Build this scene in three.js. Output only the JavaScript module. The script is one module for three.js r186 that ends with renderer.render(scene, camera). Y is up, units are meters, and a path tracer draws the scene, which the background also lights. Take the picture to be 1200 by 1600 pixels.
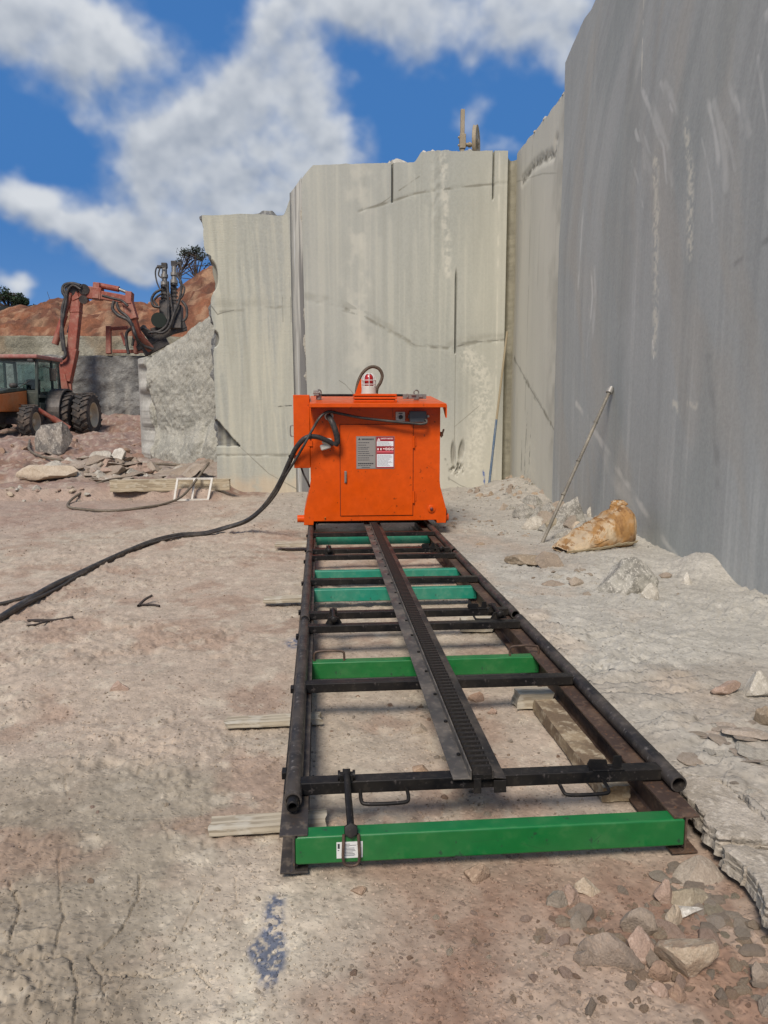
import * as THREE from 'three';
import { mergeGeometries, toCreasedNormals, mergeVertices } from 'three/addons/utils/BufferGeometryUtils.js';
import { RoundedBoxGeometry } from 'three/addons/geometries/RoundedBoxGeometry.js';

// ---------------------------------------------------------------- camera, sky, sun, exposure
const scene = new THREE.Scene();
const camera = new THREE.PerspectiveCamera(68.5, 0.75, 0.05, 2000);
camera.position.set(0, 1.65, 0);
camera.rotation.order = 'YXZ';
camera.rotation.set(-7.66 * Math.PI / 180, -4.9 * Math.PI / 180, 0);
scene.add(camera);
const renderer = new THREE.WebGLRenderer({ antialias: true });
renderer.toneMapping = THREE.LinearToneMapping;
renderer.toneMappingExposure = 1.9;
renderer.shadowMap.enabled = true;

// ---------------------------------------------------------------- noise
function rngOf(seed) { let a = seed >>> 0; return () => { a = a + 0x6D2B79F5 | 0; let t = Math.imul(a ^ a >>> 15, 1 | a); t = t + Math.imul(t ^ t >>> 7, 61 | t) ^ t; return ((t ^ t >>> 14) >>> 0) / 4294967296; }; }
const PERM = new Uint8Array(512), HV = new Float32Array(256);
{ const r = rngOf(7); const p = [...Array(256).keys()]; for (let i = 255; i > 0; i--) { const j = Math.floor(r() * (i + 1)); [p[i], p[j]] = [p[j], p[i]]; } for (let i = 0; i < 512; i++) PERM[i] = p[i & 255]; for (let i = 0; i < 256; i++) HV[i] = r(); }
function vn(x, y, P = 256) {                       // value noise 0..1, period P cells
  let xi = Math.floor(x), yi = Math.floor(y); let fx = x - xi, fy = y - yi;
  fx = fx * fx * (3 - 2 * fx); fy = fy * fy * (3 - 2 * fy);
  xi = ((xi % P) + P) % P; yi = ((yi % P) + P) % P; const x1 = (xi + 1) % P, y1 = (yi + 1) % P;
  const a = HV[PERM[PERM[xi & 255] + (yi & 255)]], b = HV[PERM[PERM[x1 & 255] + (yi & 255)]], c = HV[PERM[PERM[xi & 255] + (y1 & 255)]], d = HV[PERM[PERM[x1 & 255] + (y1 & 255)]];
  return a + (b - a) * fx + (c - a) * fy + (a - b - c + d) * fx * fy;
}
function fbm(x, y, o = 4, P = 256) { let s = 0, a = .5, t = 0; for (let i = 0; i < o; i++) { s += a * vn(x + i * 17.3, y + i * 9.1, P); t += a; x *= 2; y *= 2; P = Math.min(256, P * 2); a *= .5; } return s / t; }
function pfbm(x, y, o, P) { let s = 0, a = .5, t = 0; for (let i = 0; i < o; i++) { s += a * vn(x + i * 32, y, P); t += a; x *= 2; y *= 2; P = Math.min(256, P * 2); a *= .55; } return s / t; }   // tileable over P cells
function vn3(x, y, z) { const zi = Math.floor(z); let f = z - zi; f = f * f * (3 - 2 * f); const a = vn(x + zi * 37.7, y + zi * 11.3), b = vn(x + (zi + 1) * 37.7, y + (zi + 1) * 11.3); return a + (b - a) * f; }
const ss = (a, b, x) => { const t = Math.min(1, Math.max(0, (x - a) / (b - a))); return t * t * (3 - 2 * t); };
const mix = (a, b, t) => a + (b - a) * t, clamp = (x, a, b) => Math.min(b, Math.max(a, x));
const lin = c => c <= .04045 ? c / 12.92 : Math.pow((c + .055) / 1.055, 2.4);
const L3 = (r, g, b) => [lin(r / 255), lin(g / 255), lin(b / 255)];
const mix3 = (a, b, t) => [a[0] + (b[0] - a[0]) * t, a[1] + (b[1] - a[1]) * t, a[2] + (b[2] - a[2]) * t];

// ---------------------------------------------------------------- sky: blue air and broken cumulus
{
  const W = 3072, Hh = 1536, data = new Float32Array(W * Hh * 4), D = 180 / Math.PI;
  const blobs = [[-19.2,23.6,6.4,3.2,1.20],[-13.6,23.1,3.8,2.6,0.80],[-1.9,22.6,4.8,4.6,0.90],[-2.4,19.6,4.8,2.9,0.80],[-7.4,18.2,4.8,3.3,0.80],[-4.3,16.0,7.4,3.3,1.20],[-10.1,14.1,3.9,3.3,1.00],[9.4,25.5,5.7,2.9,0.80],[16.1,25.2,4.8,2.9,0.90],[3.1,26.9,5.2,2.1,0.80],[-20.0,13.6,3.5,1.7,1.00],[-16.5,12.0,3.5,1.2,0.90],[-13.7,10.6,3.0,1.5,1.00],[-20.7,8.6,1.5,1.0,1.00],[11.5,19.8,1.7,1.9,0.50],[17.0,22.3,1.3,2.1,0.50],[-15.3,19.0,3.0,1.7,0.45],[13.6,18.0,2.2,0.8,0.50],[-11.6,9.4,2.2,1.0,0.70],[-2.8,24.7,2.6,2.5,0.60]];
  const zen = [.018, .062, .19], mid = [.032, .103, .258], hor = [.135, .24, .40], white = [.39, .40, .408], grey = [.125, .148, .185];
  const dens = (az, el) => {
    let b = 0;
    const wx = (fbm(az * .3 + 5, el * .4 + 3, 4) - .5) * 3, wy = (fbm(az * .3 + 50, el * .4 + 33, 4) - .5) * 2.4;
    const A = az + wx, E = el + wy;
    const out = ss(30, 40, Math.max(Math.abs(az), Math.abs(el - 12) * 1.6 + 2));
    if (out < 1) for (const [ba, be, ra, re, w] of blobs) { const dx = (A - ba) / ra, dy = (E - be) / re, q = dx * dx + dy * dy; if (q < 5) b += w * 1.15 * Math.exp(-q * 1.08); }
    const aw = az < 0 ? az + 360 : az, gx = Math.cos(az / D) * Math.cos(el / D), gz = Math.sin(az / D) * Math.cos(el / D);
    const gen = out > 0 ? ss(.34, .58, fbm(gx * 5 + 9, gz * 5 + 4, 4)) * 1.25 : 0;
    const c = mix(b, gen, out);
    const n = fbm(A * .30 + 40, E * .42 + 7, 6) * .68 + fbm(az * 1.0 + 3, el * 1.3 + 9, 5) * .32;
    return Math.min(c * .92, 1.1) + (n - .5) * 1.0 * Math.min(1, c * 1.8 + .12);
  };
  for (let j = 0; j < Hh; j++) {
    const el = ((j + .5) / Hh - .5) * 180;
    for (let i = 0; i < W; i++) {
      const k = (j * W + i) * 4;
      // u = atan2(z, x) / 2pi + .5 ; azimuth measured from -z towards +x
      const th = ((i + .5) / W - .5) * 2 * Math.PI, x = Math.cos(th), z = Math.sin(th);
      const az = Math.atan2(x, -z) * D;
      let c;
      if (el < -1) c = [.11, .10, .085];
      else {
        const e = Math.max(el, 0);
        c = e < 14 ? mix3(hor, mid, Math.pow(ss(-6, 14, e), .9)) : mix3(mid, zen, ss(14, 60, e));
        const d = dens(az, e), a = Math.pow(ss(.34, 1.15, d), .95) * .93;
        if (a > 0) {
          const up = dens(az + .4, e + 1.3);
          const lit = clamp(.62 + (d - up) * .55 - ss(.9, 1.8, d) * .25 + (fbm(az * .8, e * 1.1, 3) - .5) * .5, 0, 1);
          c = mix3(c, mix3(grey, white, lit), a * .96);
        }
      }
      data[k] = c[0]; data[k + 1] = c[1]; data[k + 2] = c[2]; data[k + 3] = 1;
    }
  }
  const t = new THREE.DataTexture(data, W, Hh, THREE.RGBAFormat, THREE.FloatType);
  t.mapping = THREE.EquirectangularReflectionMapping; t.magFilter = t.minFilter = THREE.LinearFilter; t.needsUpdate = true;
  scene.background = t; scene.environment = t;
}
const sun = new THREE.DirectionalLight(0xfff3e8, 2.0);
sun.position.set(-25, 77, 58); sun.target.position.set(0, 0, -8);
sun.castShadow = true; sun.shadow.radius = 36; sun.shadow.mapSize.set(4096, 4096);
Object.assign(sun.shadow.camera, { left: -40, right: 40, top: 40, bottom: -40, near: 1, far: 220 });
scene.add(sun, sun.target);

// ---------------------------------------------------------------- naming and building helpers
const used = new Map();
function numbered(n) { const k = used.get(n) ?? 0; used.set(n, k + 1); return k ? `${n}_${String(k).padStart(3, '0')}` : n; }
function tag(o, label, category, group, kind) { o.userData = { ...(label && { label }), ...(category && { category }), ...(group && { group }), ...(kind && { kind }) }; return o; }
function fin(m) { m.castShadow = m.receiveShadow = true; return m; }
function obj(name, geo, mat, parent) { const m = fin(new THREE.Mesh(geo, mat)); m.name = parent ? name : numbered(name); (parent ?? scene).add(m); return m; }
function thing(name, label, category, pos = [0, 0, 0], turn = 0, group) { const o = new THREE.Group(); o.name = numbered(name); scene.add(o); o.position.set(...pos); o.rotation.y = turn; return tag(o, label, category, group); }
function struct(name, geo, mat) { return tag(obj(name, geo, mat), null, null, null, 'structure'); }
function boxUV(g) {                                  // uv in metres by the dominant axis of each face
  if (g.index) g = g.toNonIndexed();
  const p = g.attributes.position, uv = new Float32Array(p.count * 2), a = new THREE.Vector3(), b = new THREE.Vector3(), c = new THREE.Vector3(), n = new THREE.Vector3();
  for (let i = 0; i < p.count; i += 3) {
    a.fromBufferAttribute(p, i); b.fromBufferAttribute(p, i + 1); c.fromBufferAttribute(p, i + 2);
    n.copy(b).sub(a).cross(c.clone().sub(a)); const x = Math.abs(n.x), y = Math.abs(n.y), z = Math.abs(n.z);
    [a, b, c].forEach((v, k) => { const o = (i + k) * 2; if (x >= y && x >= z) { uv[o] = v.z; uv[o + 1] = v.y; } else if (y >= z) { uv[o] = v.x; uv[o + 1] = v.z; } else { uv[o] = v.x; uv[o + 1] = v.y; } });
  }
  g.setAttribute('uv', new THREE.BufferAttribute(uv, 2));
  for (const k of Object.keys(g.attributes)) if (!['position', 'normal', 'uv'].includes(k)) g.deleteAttribute(k);
  return g;
}
const V = (x, y, z) => new THREE.Vector3(x, y, z);
class MB {                                           // collects shapes, joins them into one named mesh
  constructor() { this.g = []; }
  add(g, x = 0, y = 0, z = 0, rx = 0, ry = 0, rz = 0) { if (g.index) g = g.toNonIndexed(); else g = g.clone(); const m = new THREE.Matrix4().compose(V(x, y, z), new THREE.Quaternion().setFromEuler(new THREE.Euler(rx, ry, rz)), V(1, 1, 1)); g.applyMatrix4(m); g = boxUV(g); this.g.push(g); return this; }
  box(w, h, d, x, y, z, r = 0, rx = 0, ry = 0, rz = 0) { return this.add(r ? new RoundedBoxGeometry(w, h, d, 2, r) : new THREE.BoxGeometry(w, h, d), x, y, z, rx, ry, rz); }
  rod(a, b, r1, r2 = r1, seg = 12) { const A = V(...a), B = V(...b), L = A.distanceTo(B); const g = new THREE.CylinderGeometry(r2, r1, L, seg); g.applyQuaternion(new THREE.Quaternion().setFromUnitVectors(V(0, 1, 0), B.clone().sub(A).normalize())); const m = A.add(B).multiplyScalar(.5); return this.add(g, m.x, m.y, m.z); }
  bar(a, b, w, h, up = [0, 1, 0], r = 0) { const A = V(...a), B = V(...b), L = A.distanceTo(B), z = B.clone().sub(A).normalize(), x = V(...up).cross(z).normalize(), y = z.clone().cross(x); const g = r ? new RoundedBoxGeometry(w, h, L, 2, r) : new THREE.BoxGeometry(w, h, L); const m = new THREE.Matrix4().makeBasis(x, y, z).setPosition(A.add(B).multiplyScalar(.5)); g.applyMatrix4(m); return this.add(g); }
  tube(pts, r, seg = 40, rs = 8, closed = false) { return this.add(new THREE.TubeGeometry(new THREE.CatmullRomCurve3(pts.map(p => V(...p)), closed, 'centripetal'), seg, r, rs, closed)); }
  torus(R, r, x, y, z, rx = 0, ry = 0, rz = 0, arc = Math.PI * 2, a = 8, b = 24) { return this.add(new THREE.TorusGeometry(R, r, a, b, arc), x, y, z, rx, ry, rz); }
  lathe(pts, seg, x, y, z, rx = 0, ry = 0, rz = 0) { return this.add(new THREE.LatheGeometry(pts.map(p => new THREE.Vector2(...p)), seg), x, y, z, rx, ry, rz); }
  ext(pts, depth, bevel, x, y, z, rx = 0, ry = 0, rz = 0, holes = []) { const s = new THREE.Shape(pts.map(p => new THREE.Vector2(...p))); for (const h of holes) s.holes.push(new THREE.Path(h.map(p => new THREE.Vector2(...p)))); return this.add(new THREE.ExtrudeGeometry(s, { depth, bevelEnabled: !!bevel, bevelSize: bevel, bevelThickness: bevel, bevelSegments: 2, bevelOffset: -bevel, curveSegments: 12 }), x, y, z, rx, ry, rz); }
  geo() { return this.g.length === 1 ? this.g[0] : mergeGeometries(this.g); }
  build(name, mat, parent) { return obj(name, this.geo(), mat, parent); }
}

// ---------------------------------------------------------------- textures and materials
function tex(N, M, fn, srgb = true, rx = 1, ry = 1) { // fn(u, v) gives linear colour
  const d = new Uint8Array(N * M * 4);
  for (let j = 0; j < M; j++) for (let i = 0; i < N; i++) { const c = fn((i + .5) / N, (j + .5) / M, i, j), k = (j * N + i) * 4; for (let q = 0; q < 3; q++) { const v = clamp(c[q], 0, 1); d[k + q] = Math.round(255 * (srgb ? (v <= .0031308 ? v * 12.92 : 1.055 * Math.pow(v, 1 / 2.4) - .055) : v)); } d[k + 3] = 255; }
  const t = new THREE.DataTexture(d, N, M, THREE.RGBAFormat, THREE.UnsignedByteType);
  t.wrapS = t.wrapT = THREE.RepeatWrapping; t.magFilter = t.minFilter = THREE.LinearFilter; if (srgb) t.colorSpace = THREE.SRGBColorSpace; t.repeat.set(rx, ry); t.needsUpdate = true; return t;
}
const g1 = v => [v, v, v];
// worn paint: base colour with dust film patches, scratches and chips; size metres per tile
function wornPaint(base, dust, amt, under, chip, rough, metal = 0, size = 1, seedx = 0) {
  const N = 512, r = rngOf(901 + seedx), sc = new Float32Array(N * N);
  for (let s = 0; s < 70 * chip; s++) { let x = r() * N, y = r() * N; const a = r() * 6.28, L = 6 + r() * 60, st = .2 + r() * .6; for (let t = 0; t < L; t++) { x += Math.cos(a); y += Math.sin(a); sc[(((y | 0) % N + N) % N) * N + (((x | 0) % N + N) % N)] = st; } }
  const map = tex(N, N, (u, v, i, j) => {
    const a = pfbm(u * 4 + seedx, v * 4, 5, 4), b = pfbm(u * 24, v * 24 + seedx, 3, 24);
    let c = mix3(base, dust, clamp((ss(.40, .75, a) * .7 + ss(.55, .8, b) * .5) * amt, 0, 1));
    const f = .88 + .24 * b; c = c.map(q => q * f);
    const ch = Math.max(sc[j * N + i], ss(.76 - .06 * chip, .82, pfbm(u * 32, v * 32 + 9, 4, 32)) * (chip > 0 ? .8 : 0));
    return mix3(c, under, ch);
  }, true, 1 / size, 1 / size);
  const rm = tex(256, 256, (u, v) => [1, clamp(rough + (pfbm(u * 6, v * 6 + 3, 4, 6) - .5) * .5, .08, 1), 1], false, 1 / size, 1 / size);
  return new THREE.MeshStandardMaterial({ map, roughnessMap: rm, roughness: 1, metalness: metal });
}
const plain = (c, rough = .7, metal = 0) => new THREE.MeshStandardMaterial({ color: new THREE.Color().setRGB(...c), roughness: rough, metalness: metal });
const rockBump = tex(512, 512, (u, v) => { const r = 1 - Math.abs(2 * pfbm(u * 7, v * 7, 5, 7) - 1); return g1(.6 * r + .4 * pfbm(u * 40, v * 40, 3, 40)); }, false, 1, 1);
function rockMat(a, b, c, size = .5, bump = .012) {  // three tones of stone with grain and a dust that lies in patches
  const seed = a[0] * 97 + b[1] * 31;
  const map = tex(256, 256, (u, v) => { const n = pfbm(u * 4 + Math.floor(seed * 4), v * 4, 5, 4), m = pfbm(u * 20, v * 20, 4, 20), s = pfbm(u * 64, v * 64, 2, 64); let q = mix3(a, b, ss(.35, .68, n)); q = mix3(q, c, ss(.52, .72, m) * .7); return q.map(w => w * (.8 + .4 * s)); }, true, 1 / size, 1 / size);
  const bm = rockBump.clone(); bm.repeat.set(1 / size, 1 / size); bm.needsUpdate = true;
  return new THREE.MeshStandardMaterial({ map, bumpMap: bm, bumpScale: bump, roughness: .95 });
}

// ---------------------------------------------------------------- ground
// hairline shrinkage cracks in the dried mud at the left: polylines rasterised into a depth map of 4 mm cells
const CX0 = -2.6, CZ0 = -4.2, CS = .004, CW = 1060, CH = 700, crack = new Float32Array(CW * CH);
function crackLine(pts, w, depth, seed) {
  const r = rngOf(seed);
  for (let i = 0; i + 1 < pts.length; i++) { const [x0, z0] = pts[i], [x1, z1] = pts[i + 1], L = Math.hypot(x1 - x0, z1 - z0), n = Math.ceil(L / .002); let o = 0;
    for (let k = 0; k <= n; k++) { const t = k / n; o += (r() - .5) * .0032; o *= .985; const x = x0 + (x1 - x0) * t - (z1 - z0) / L * o, z = z0 + (z1 - z0) * t + (x1 - x0) / L * o; const ww = w * (.5 + r() * .3 + .5 * Math.sin(t * Math.PI)), R = Math.ceil(ww / CS);
      const ci = Math.round((x - CX0) / CS), cj = Math.round((z - CZ0) / CS);
      for (let a = -R; a <= R; a++) for (let b = -R; b <= R; b++) { const I = ci + a, J = cj + b; if (I < 0 || J < 0 || I >= CW || J >= CH) continue; const d = Math.hypot(a, b) * CS, v = depth * clamp(1.25 - d / ww, 0, 1); if (v > crack[J * CW + I]) crack[J * CW + I] = v; } } }
}
[[[[-.82,-2.16],[-.86,-2.38],[-.93,-2.55],[-.99,-2.72]],.005,.02],[[[-.98,-2.24],[-1.02,-2.42],[-1.10,-2.55]],.008,.03],[[[-1.0,-2.2],[-.9,-2.13],[-.78,-2.16],[-.72,-2.05]],.007,.026],[[[-.72,-2.16],[-.66,-2.3],[-.64,-2.45],[-.66,-2.58]],.007,.028],[[[-.72,-2.16],[-.66,-2.09],[-.62,-1.98]],.005,.022],[[[-.66,-2.09],[-.5,-2.08],[-.4,-2.12],[-.33,-2.04]],.006,.022],[[[-.46,-2.28],[-.44,-2.4],[-.42,-2.5]],.004,.018],[[[-1.1,-3.16],[-1.16,-3.32],[-1.1,-3.46]],.006,.024],[[[-.86,-3.36],[-.78,-3.6],[-.72,-3.78]],.005,.02],[[[-.6,-2.86],[-.5,-2.98],[-.52,-3.06]],.005,.02],[[[-.5,-3.5],[-.42,-3.72],[-.4,-3.9]],.005,.018],[[[-.68,-1.9],[-.7,-2.0],[-.72,-2.05]],.005,.02],[[[-.9,-2.98],[-.8,-2.94],[-.66,-2.92],[-.6,-2.8]],.01,.02],[[[-1.3,-3.7],[-1.2,-3.84],[-1.16,-4.0]],.006,.02],[[[-.35,-2.3],[-.3,-2.42],[-.33,-2.56]],.004,.015]].forEach(([p, w, d], i) => crackLine(p, w * .32, d * .55, 40 + i));
function crackAt(x, z) { const fx = (x - CX0) / CS, fz = (z - CZ0) / CS, i = fx | 0, j = fz | 0; if (i < 0 || j < 0 || i >= CW - 1 || j >= CH - 1) return 0; const a = fx - i, b = fz - j, k = j * CW + i; return mix(mix(crack[k], crack[k + 1], a), mix(crack[k + CW], crack[k + CW + 1], a), b); }
const ledgeX = z => 1.455 + (fbm(z * 2.3 + 3, 1.5, 3) - .5) * .10 + (Math.floor(vn(z * 6, 7.5) * 5) / 5 - .5) * .035 + (fbm(z * 20, 2, 3) - .5) * .03 - ss(-2.55, -1.9, z) * .06 + ss(-4.5, -7, z) * .03 + .22 * ss(-3.0, -2.75, z);
const shelfZ = x => -13.3 + (fbm(x * .9 + 7, 3.2, 4) - .5) * .9;
const bump2 = (x, z, cx, cz, rx, rz) => { const a = (x - cx) / rx, b = (z - cz) / rz; return Math.exp(-(a * a + b * b)); };
function bench(x, z) { return ss(-.004, .004, x - ledgeX(z)); }
function gh(x, z) {                                   // height of the ground
  const R = Math.hypot(x, z), near = 1 - ss(8, 20, R);
  let h = (fbm(x * .55 + 10, z * .55, 3) - .5) * .07 + (fbm(x * 2.4, z * 2.4 + 5, 3) - .5) * .045;
  if (near > 0) { const ro = ss(.38, .62, fbm(x * 1.1 + 20, z * 1.1 + 8, 3)); const rd = 1 - Math.abs(2 * fbm(x * 7 + 1, z * 9 + 2, 3) - 1); h += near * ((rd - .6) * .030 * (.2 + ro) * (1 - .7 * ss(1.8, 2.4, x) * ss(-4.6, -5.4, z)) + ss(.52, .8, fbm(x * 38, z * 38, 2)) * .016 * ro * ss(.4, .6, fbm(x * 4, z * 4, 2)) + (fbm(x * 24, z * 24, 3) - .5) * .022 * (.4 + ro) + (vn(x * 95, z * 95) - .5) * .005); }
  const trk = ss(-.9, -.3, x) * (1 - ss(1.25, 1.6, x)) * (1 - ss(-11, -13, z));
  h = mix(h, h * .55 - .025, trk);
  const b = bench(x, z) * (1 - ss(-.2, 1.2, z));
  if (b > 0) {                                       // bedded rock bench on the right: low steps that run across
    const q = z * 3.1 + fbm(x * 1.6, z * 2.2, 3) * 2.6, st = q - Math.floor(q), patch = ss(.42, .6, fbm(x * 1.3 + 4, z * .9 + 2, 3)) * (1 - ss(-5.5, -7, z));
    h += b * (.082 + patch * .042 * (ss(0, .07, st) - st) + .012);
    h += b * patch * .02 * ss(.5, .56, fbm(x * 5, z * 11, 3));
  }
  h += .1 * ss(-10, -13, z) * (1 - b);
  if (x > 1.9 && z > -16) {                          // saw dust and rubble against the right wall
    h += b * (-.05 * ss(2.4, 3.6, x) * ss(-4.5, -5.5, z) * (1 - ss(-6.5, -8, z)) + (.03 + .10 * ss(-7.2, -9, z)) * Math.pow(ss(2.6, 3.75, x), 1.6) * (.55 + .9 * fbm(x * 1.3 + 2, z * 1.1, 3)) + .20 * bump2(x, z, 3.66, -6.75, .26, .36) + .05 * bump2(x, z, 3.3, -5.7, .5, .6) + .10 * bump2(x, z, 3.0, -7.4, .5, .5) + .08 * bump2(x, z, 2.6, -6.8, .5, .35));
    h += .19 * bump2(x, z, 3.5, -13.4, .75, .9) * (.55 + .9 * fbm(x * 3, z * 3, 4)) + .10 * bump2(x, z, 2.5, -13.9, .9, .6) * (.4 + fbm(x * 4, z * 4, 3));
  }
  if (x < 0) {                                       // the shelf and the rising rubble floor at the left rear
    const d = shelfZ(x) - z, m = ss(-1.4, -2.0, x);
    h += m * (ss(0, .16, d) * .17 + clamp(d, 0, 14.5) * .040 + ss(14.5, 19, d) * .55 + Math.max(0, d - 18) * .02);
    if (d > -.3) { const rr = ss(0, 1.5, d) * m; h += rr * ((fbm(x * 1.3, z * 1.3, 4) - .5) * .5 + (1 - Math.abs(2 * fbm(x * 4, z * 4, 3) - 1) - .6) * .12); h += m * (.30 * bump2(x, z, -7.6, -20.5, 1.6, 2) + .16 * bump2(x, z, -5, -15.5, 1.6, 1.1)); }
  }
  return h - (near > 0 ? crackAt(x, z) : 0);
}
const C = { mud: L3(156, 143, 124), beige: L3(188, 172, 153), pale: L3(206, 195, 174), red: L3(164, 136, 116), rust: L3(142, 110, 90), grey: L3(172, 165, 152), dust: L3(186, 182, 170), mauve: L3(156, 131, 118), olive: L3(182, 175, 156), blue: L3(62, 86, 120) };
function gcol(x, z) {
  const n1 = fbm(x * .8 + 3, z * .8 + 1, 4), n2 = fbm(x * 2.6 + 30, z * 2.6 + 11, 4), n3 = fbm(x * 9, z * 9 + 40, 3);
  let c = mix3(C.beige, C.mud, ss(-3.6, -2.9, z + (n1 - .5) * 1.6) * (1 - ss(-.45, -.3, x + (n2 - .5) * .25)));
  c = mix3(c, C.olive, ss(.48, .66, n1) * .35);
  c = mix3(c, C.red, ss(.52, .68, n2) * .55);
  c = mix3(c, C.pale, ss(.58, .74, n3) * .5 + ss(-.62, -.4, x + (n2 - .5) * .2) * (1 - ss(-.16, .02, x + (n2 - .5) * .2)) * ss(-2.75, -2.45, z + (n1 - .5) * .6) * .65);
  c = mix3(c, C.red, ss(.0, .25, x + (n2 - .5) * .3) * ss(-2.75, -2.45, z + (n1 - .5) * .4) * .5);
  c = mix3(c, C.rust, ss(.1, .4, x) * ss(-2.6, -2.3, z) * ss(.5, .64, n3 * .5 + n2 * .5) * .6);
  c = mix3(c, C.mauve, ss(-9, -12.5, z + (n1 - .5) * 4) * ss(-1.2, -2.6, x) * .55);
  if (z < -12 && x < -1) { const d = shelfZ(x) - z; c = mix3(c, mix3(C.mauve, C.rust, ss(.4, .62, n2) * .8), ss(0, .9, d)); c = mix3(c, C.pale, ss(.55, .7, n3) * .45 * ss(0, .5, d)); c = mix3(c, C.grey, ss(-14.2, -15, z) * (1 - ss(-17, -18.5, z)) * ss(-6.2, -5, x) * .6); }
  const b = bench(x, z); let g = mix3(C.grey, C.dust, ss(.35, .6, n1));
  g = mix3(g, C.beige, ss(.5, .68, n2) * .45 * (1 - ss(2.2, 2.8, x))); g = mix3(g, C.dust, ss(2.3, 3, x + (n1 - .5)) * .8);
  c = mix3(c, g, Math.max(b, ss(1.3, 1.8, x + (n1 - .5) * .8) * ss(-8, -9, z)));
  c = mix3(c, C.grey, ss(-9.5, -11.5, z + (n2 - .5) * 2) * ss(-1.6, -.4, x) * .6);
  // blue marking paint sprayed on the soil
  if (z > -2.9 && x < 0) { const d = Math.abs(x + .165 + (fbm(z * 6, 2.2, 2) - .5) * .06 + (z + 2.3) * .02) - .018 - .03 * bump2(0, z, 0, -2.17, 1, .07), m = ss(.03, -.012, d) * ss(-2.47, -2.42, z) * (1 - ss(-2.08, -1.98, z)); if (m > 0) c = mix3(c, C.blue, clamp(m * ss(.40, .60, fbm(x * 75, z * 75, 3) * .7 + n3 * .3) * 1.1, 0, .8)); }
  if (x < -.1 && x > -.4 && z < -5 && z > -6) { const m = bump2(x, z, -.2, -5.35, .05, .1); c = mix3(c, C.blue, clamp(m * 1.6 * ss(.4, .55, vn(x * 60, z * 60)), 0, .8)); }
  return c;
}
{
  const az = [], D = Math.PI / 180;
  for (let a = -180; a < -38; a += 5) az.push(a); for (let a = -38; a < 44; a += .11) az.push(a); for (let a = 44; a < 180; a += 5) az.push(a); az.push(180);
  const rr = [.25, .6, .9, 1.2]; let r = 1.45; while (r < 34) { rr.push(r); r *= r < 3.2 ? 1.0032 : r < 6 ? 1.0046 : 1.0064; } while (r < 900) { rr.push(r); r *= 1.12; }
  const nA = az.length, nR = rr.length, pos = new Float32Array(nA * nR * 3), col = new Float32Array(nA * nR * 3), uv = new Float32Array(nA * nR * 2), idx = [];
  for (let j = 0; j < nR; j++) for (let i = 0; i < nA; i++) { const k = j * nA + i, x = Math.sin(az[i] * D) * rr[j], z = -Math.cos(az[i] * D) * rr[j], fr = az[i] > -40 && az[i] < 46; const c = gcol(x, z); const y = gh(x, z); pos.set([x, y, z], k * 3); col.set(c, k * 3); uv.set([x + y, -z + y * .6], k * 2); }
  for (let j = 0; j + 1 < nR; j++) for (let i = 0; i + 1 < nA; i++) { const a = j * nA + i, b = a + 1, c = a + nA, d = c + 1; idx.push(a, d, b, a, c, d); }
  for (let i = 0; i + 1 < nA; i++) ;
  const g = new THREE.BufferGeometry(); g.setAttribute('position', new THREE.BufferAttribute(pos, 3)); g.setAttribute('color', new THREE.BufferAttribute(col, 3)); g.setAttribute('uv', new THREE.BufferAttribute(uv, 2)); g.setIndex(idx); g.computeVertexNormals();
  // grain: fine crumbs and specks of lighter and darker stone, 2.6 m per tile
  const N = 1536, S = 2.6, hgt = new Float32Array(N * N), tone = new Float32Array(N * N).fill(1), rn = rngOf(55);
  for (let j = 0; j < N; j++) for (let i = 0; i < N; i++) { const u = i / N, v = j / N; hgt[j * N + i] = pfbm(u * 64, v * 64, 3, 64) * .45 + vn(u * 256, v * 256, 256) * .25; }
  for (let s = 0; s < 42000; s++) { const x = rn() * N, y = rn() * N, R = .8 + Math.pow(rn(), 6) * 5.5, e = .6 + rn() * .8, t = .62 + rn() * .72, H = .1 + rn() * .25, a = rn() * 3.14, ca = Math.cos(a), sa = Math.sin(a); for (let q = -Math.ceil(R * 1.4); q <= R * 1.4; q++) for (let p = -Math.ceil(R * 1.4); p <= R * 1.4; p++) { const X = (p * ca + q * sa) * e, Y = (q * ca - p * sa) / e, d = Math.hypot(X, Y) / R; if (d > 1) continue; const k = (((y + q | 0) % N + N) % N) * N + (((x + p | 0) % N + N) % N); hgt[k] = Math.max(hgt[k], .3 + H * (1 - d * d)+ .2); tone[k] = mix(t, tone[k], ss(.6, 1, d)); } }
  const map = tex(N, N, (u, v, i, j) => { const n = pfbm(u * 32, v * 32, 4, 32), m = pfbm(u * 120, v * 120, 2, 120), t = tone[j * N + i] * (.62 + .48 * n + .36 * m); return [t * .76, t * .765, t * .765]; }, true, 1 / S, 1 / S);
  const bm = tex(N, N, (u, v, i, j) => g1(hgt[j * N + i]), false, 1 / S, 1 / S);
  struct('ground', g, new THREE.MeshStandardMaterial({ vertexColors: true, map, bumpMap: bm, bumpScale: .0045, roughness: 1 }));
}

// ---------------------------------------------------------------- sawn quarry walls
function segDist(p, q, a) { const vx = a[2] - a[0], vy = a[3] - a[1], t = clamp(((p - a[0]) * vx + (q - a[1]) * vy) / (vx * vx + vy * vy), 0, 1); return Math.hypot(p - a[0] - vx * t, q - a[1] - vy * t); }
function lineDist(p, q, L) { let d = 1e9; for (let i = 0; i + 1 < L.length; i++) d = Math.min(d, segDist(p, q, [...L[i], ...L[i + 1]])); return d; }
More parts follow.
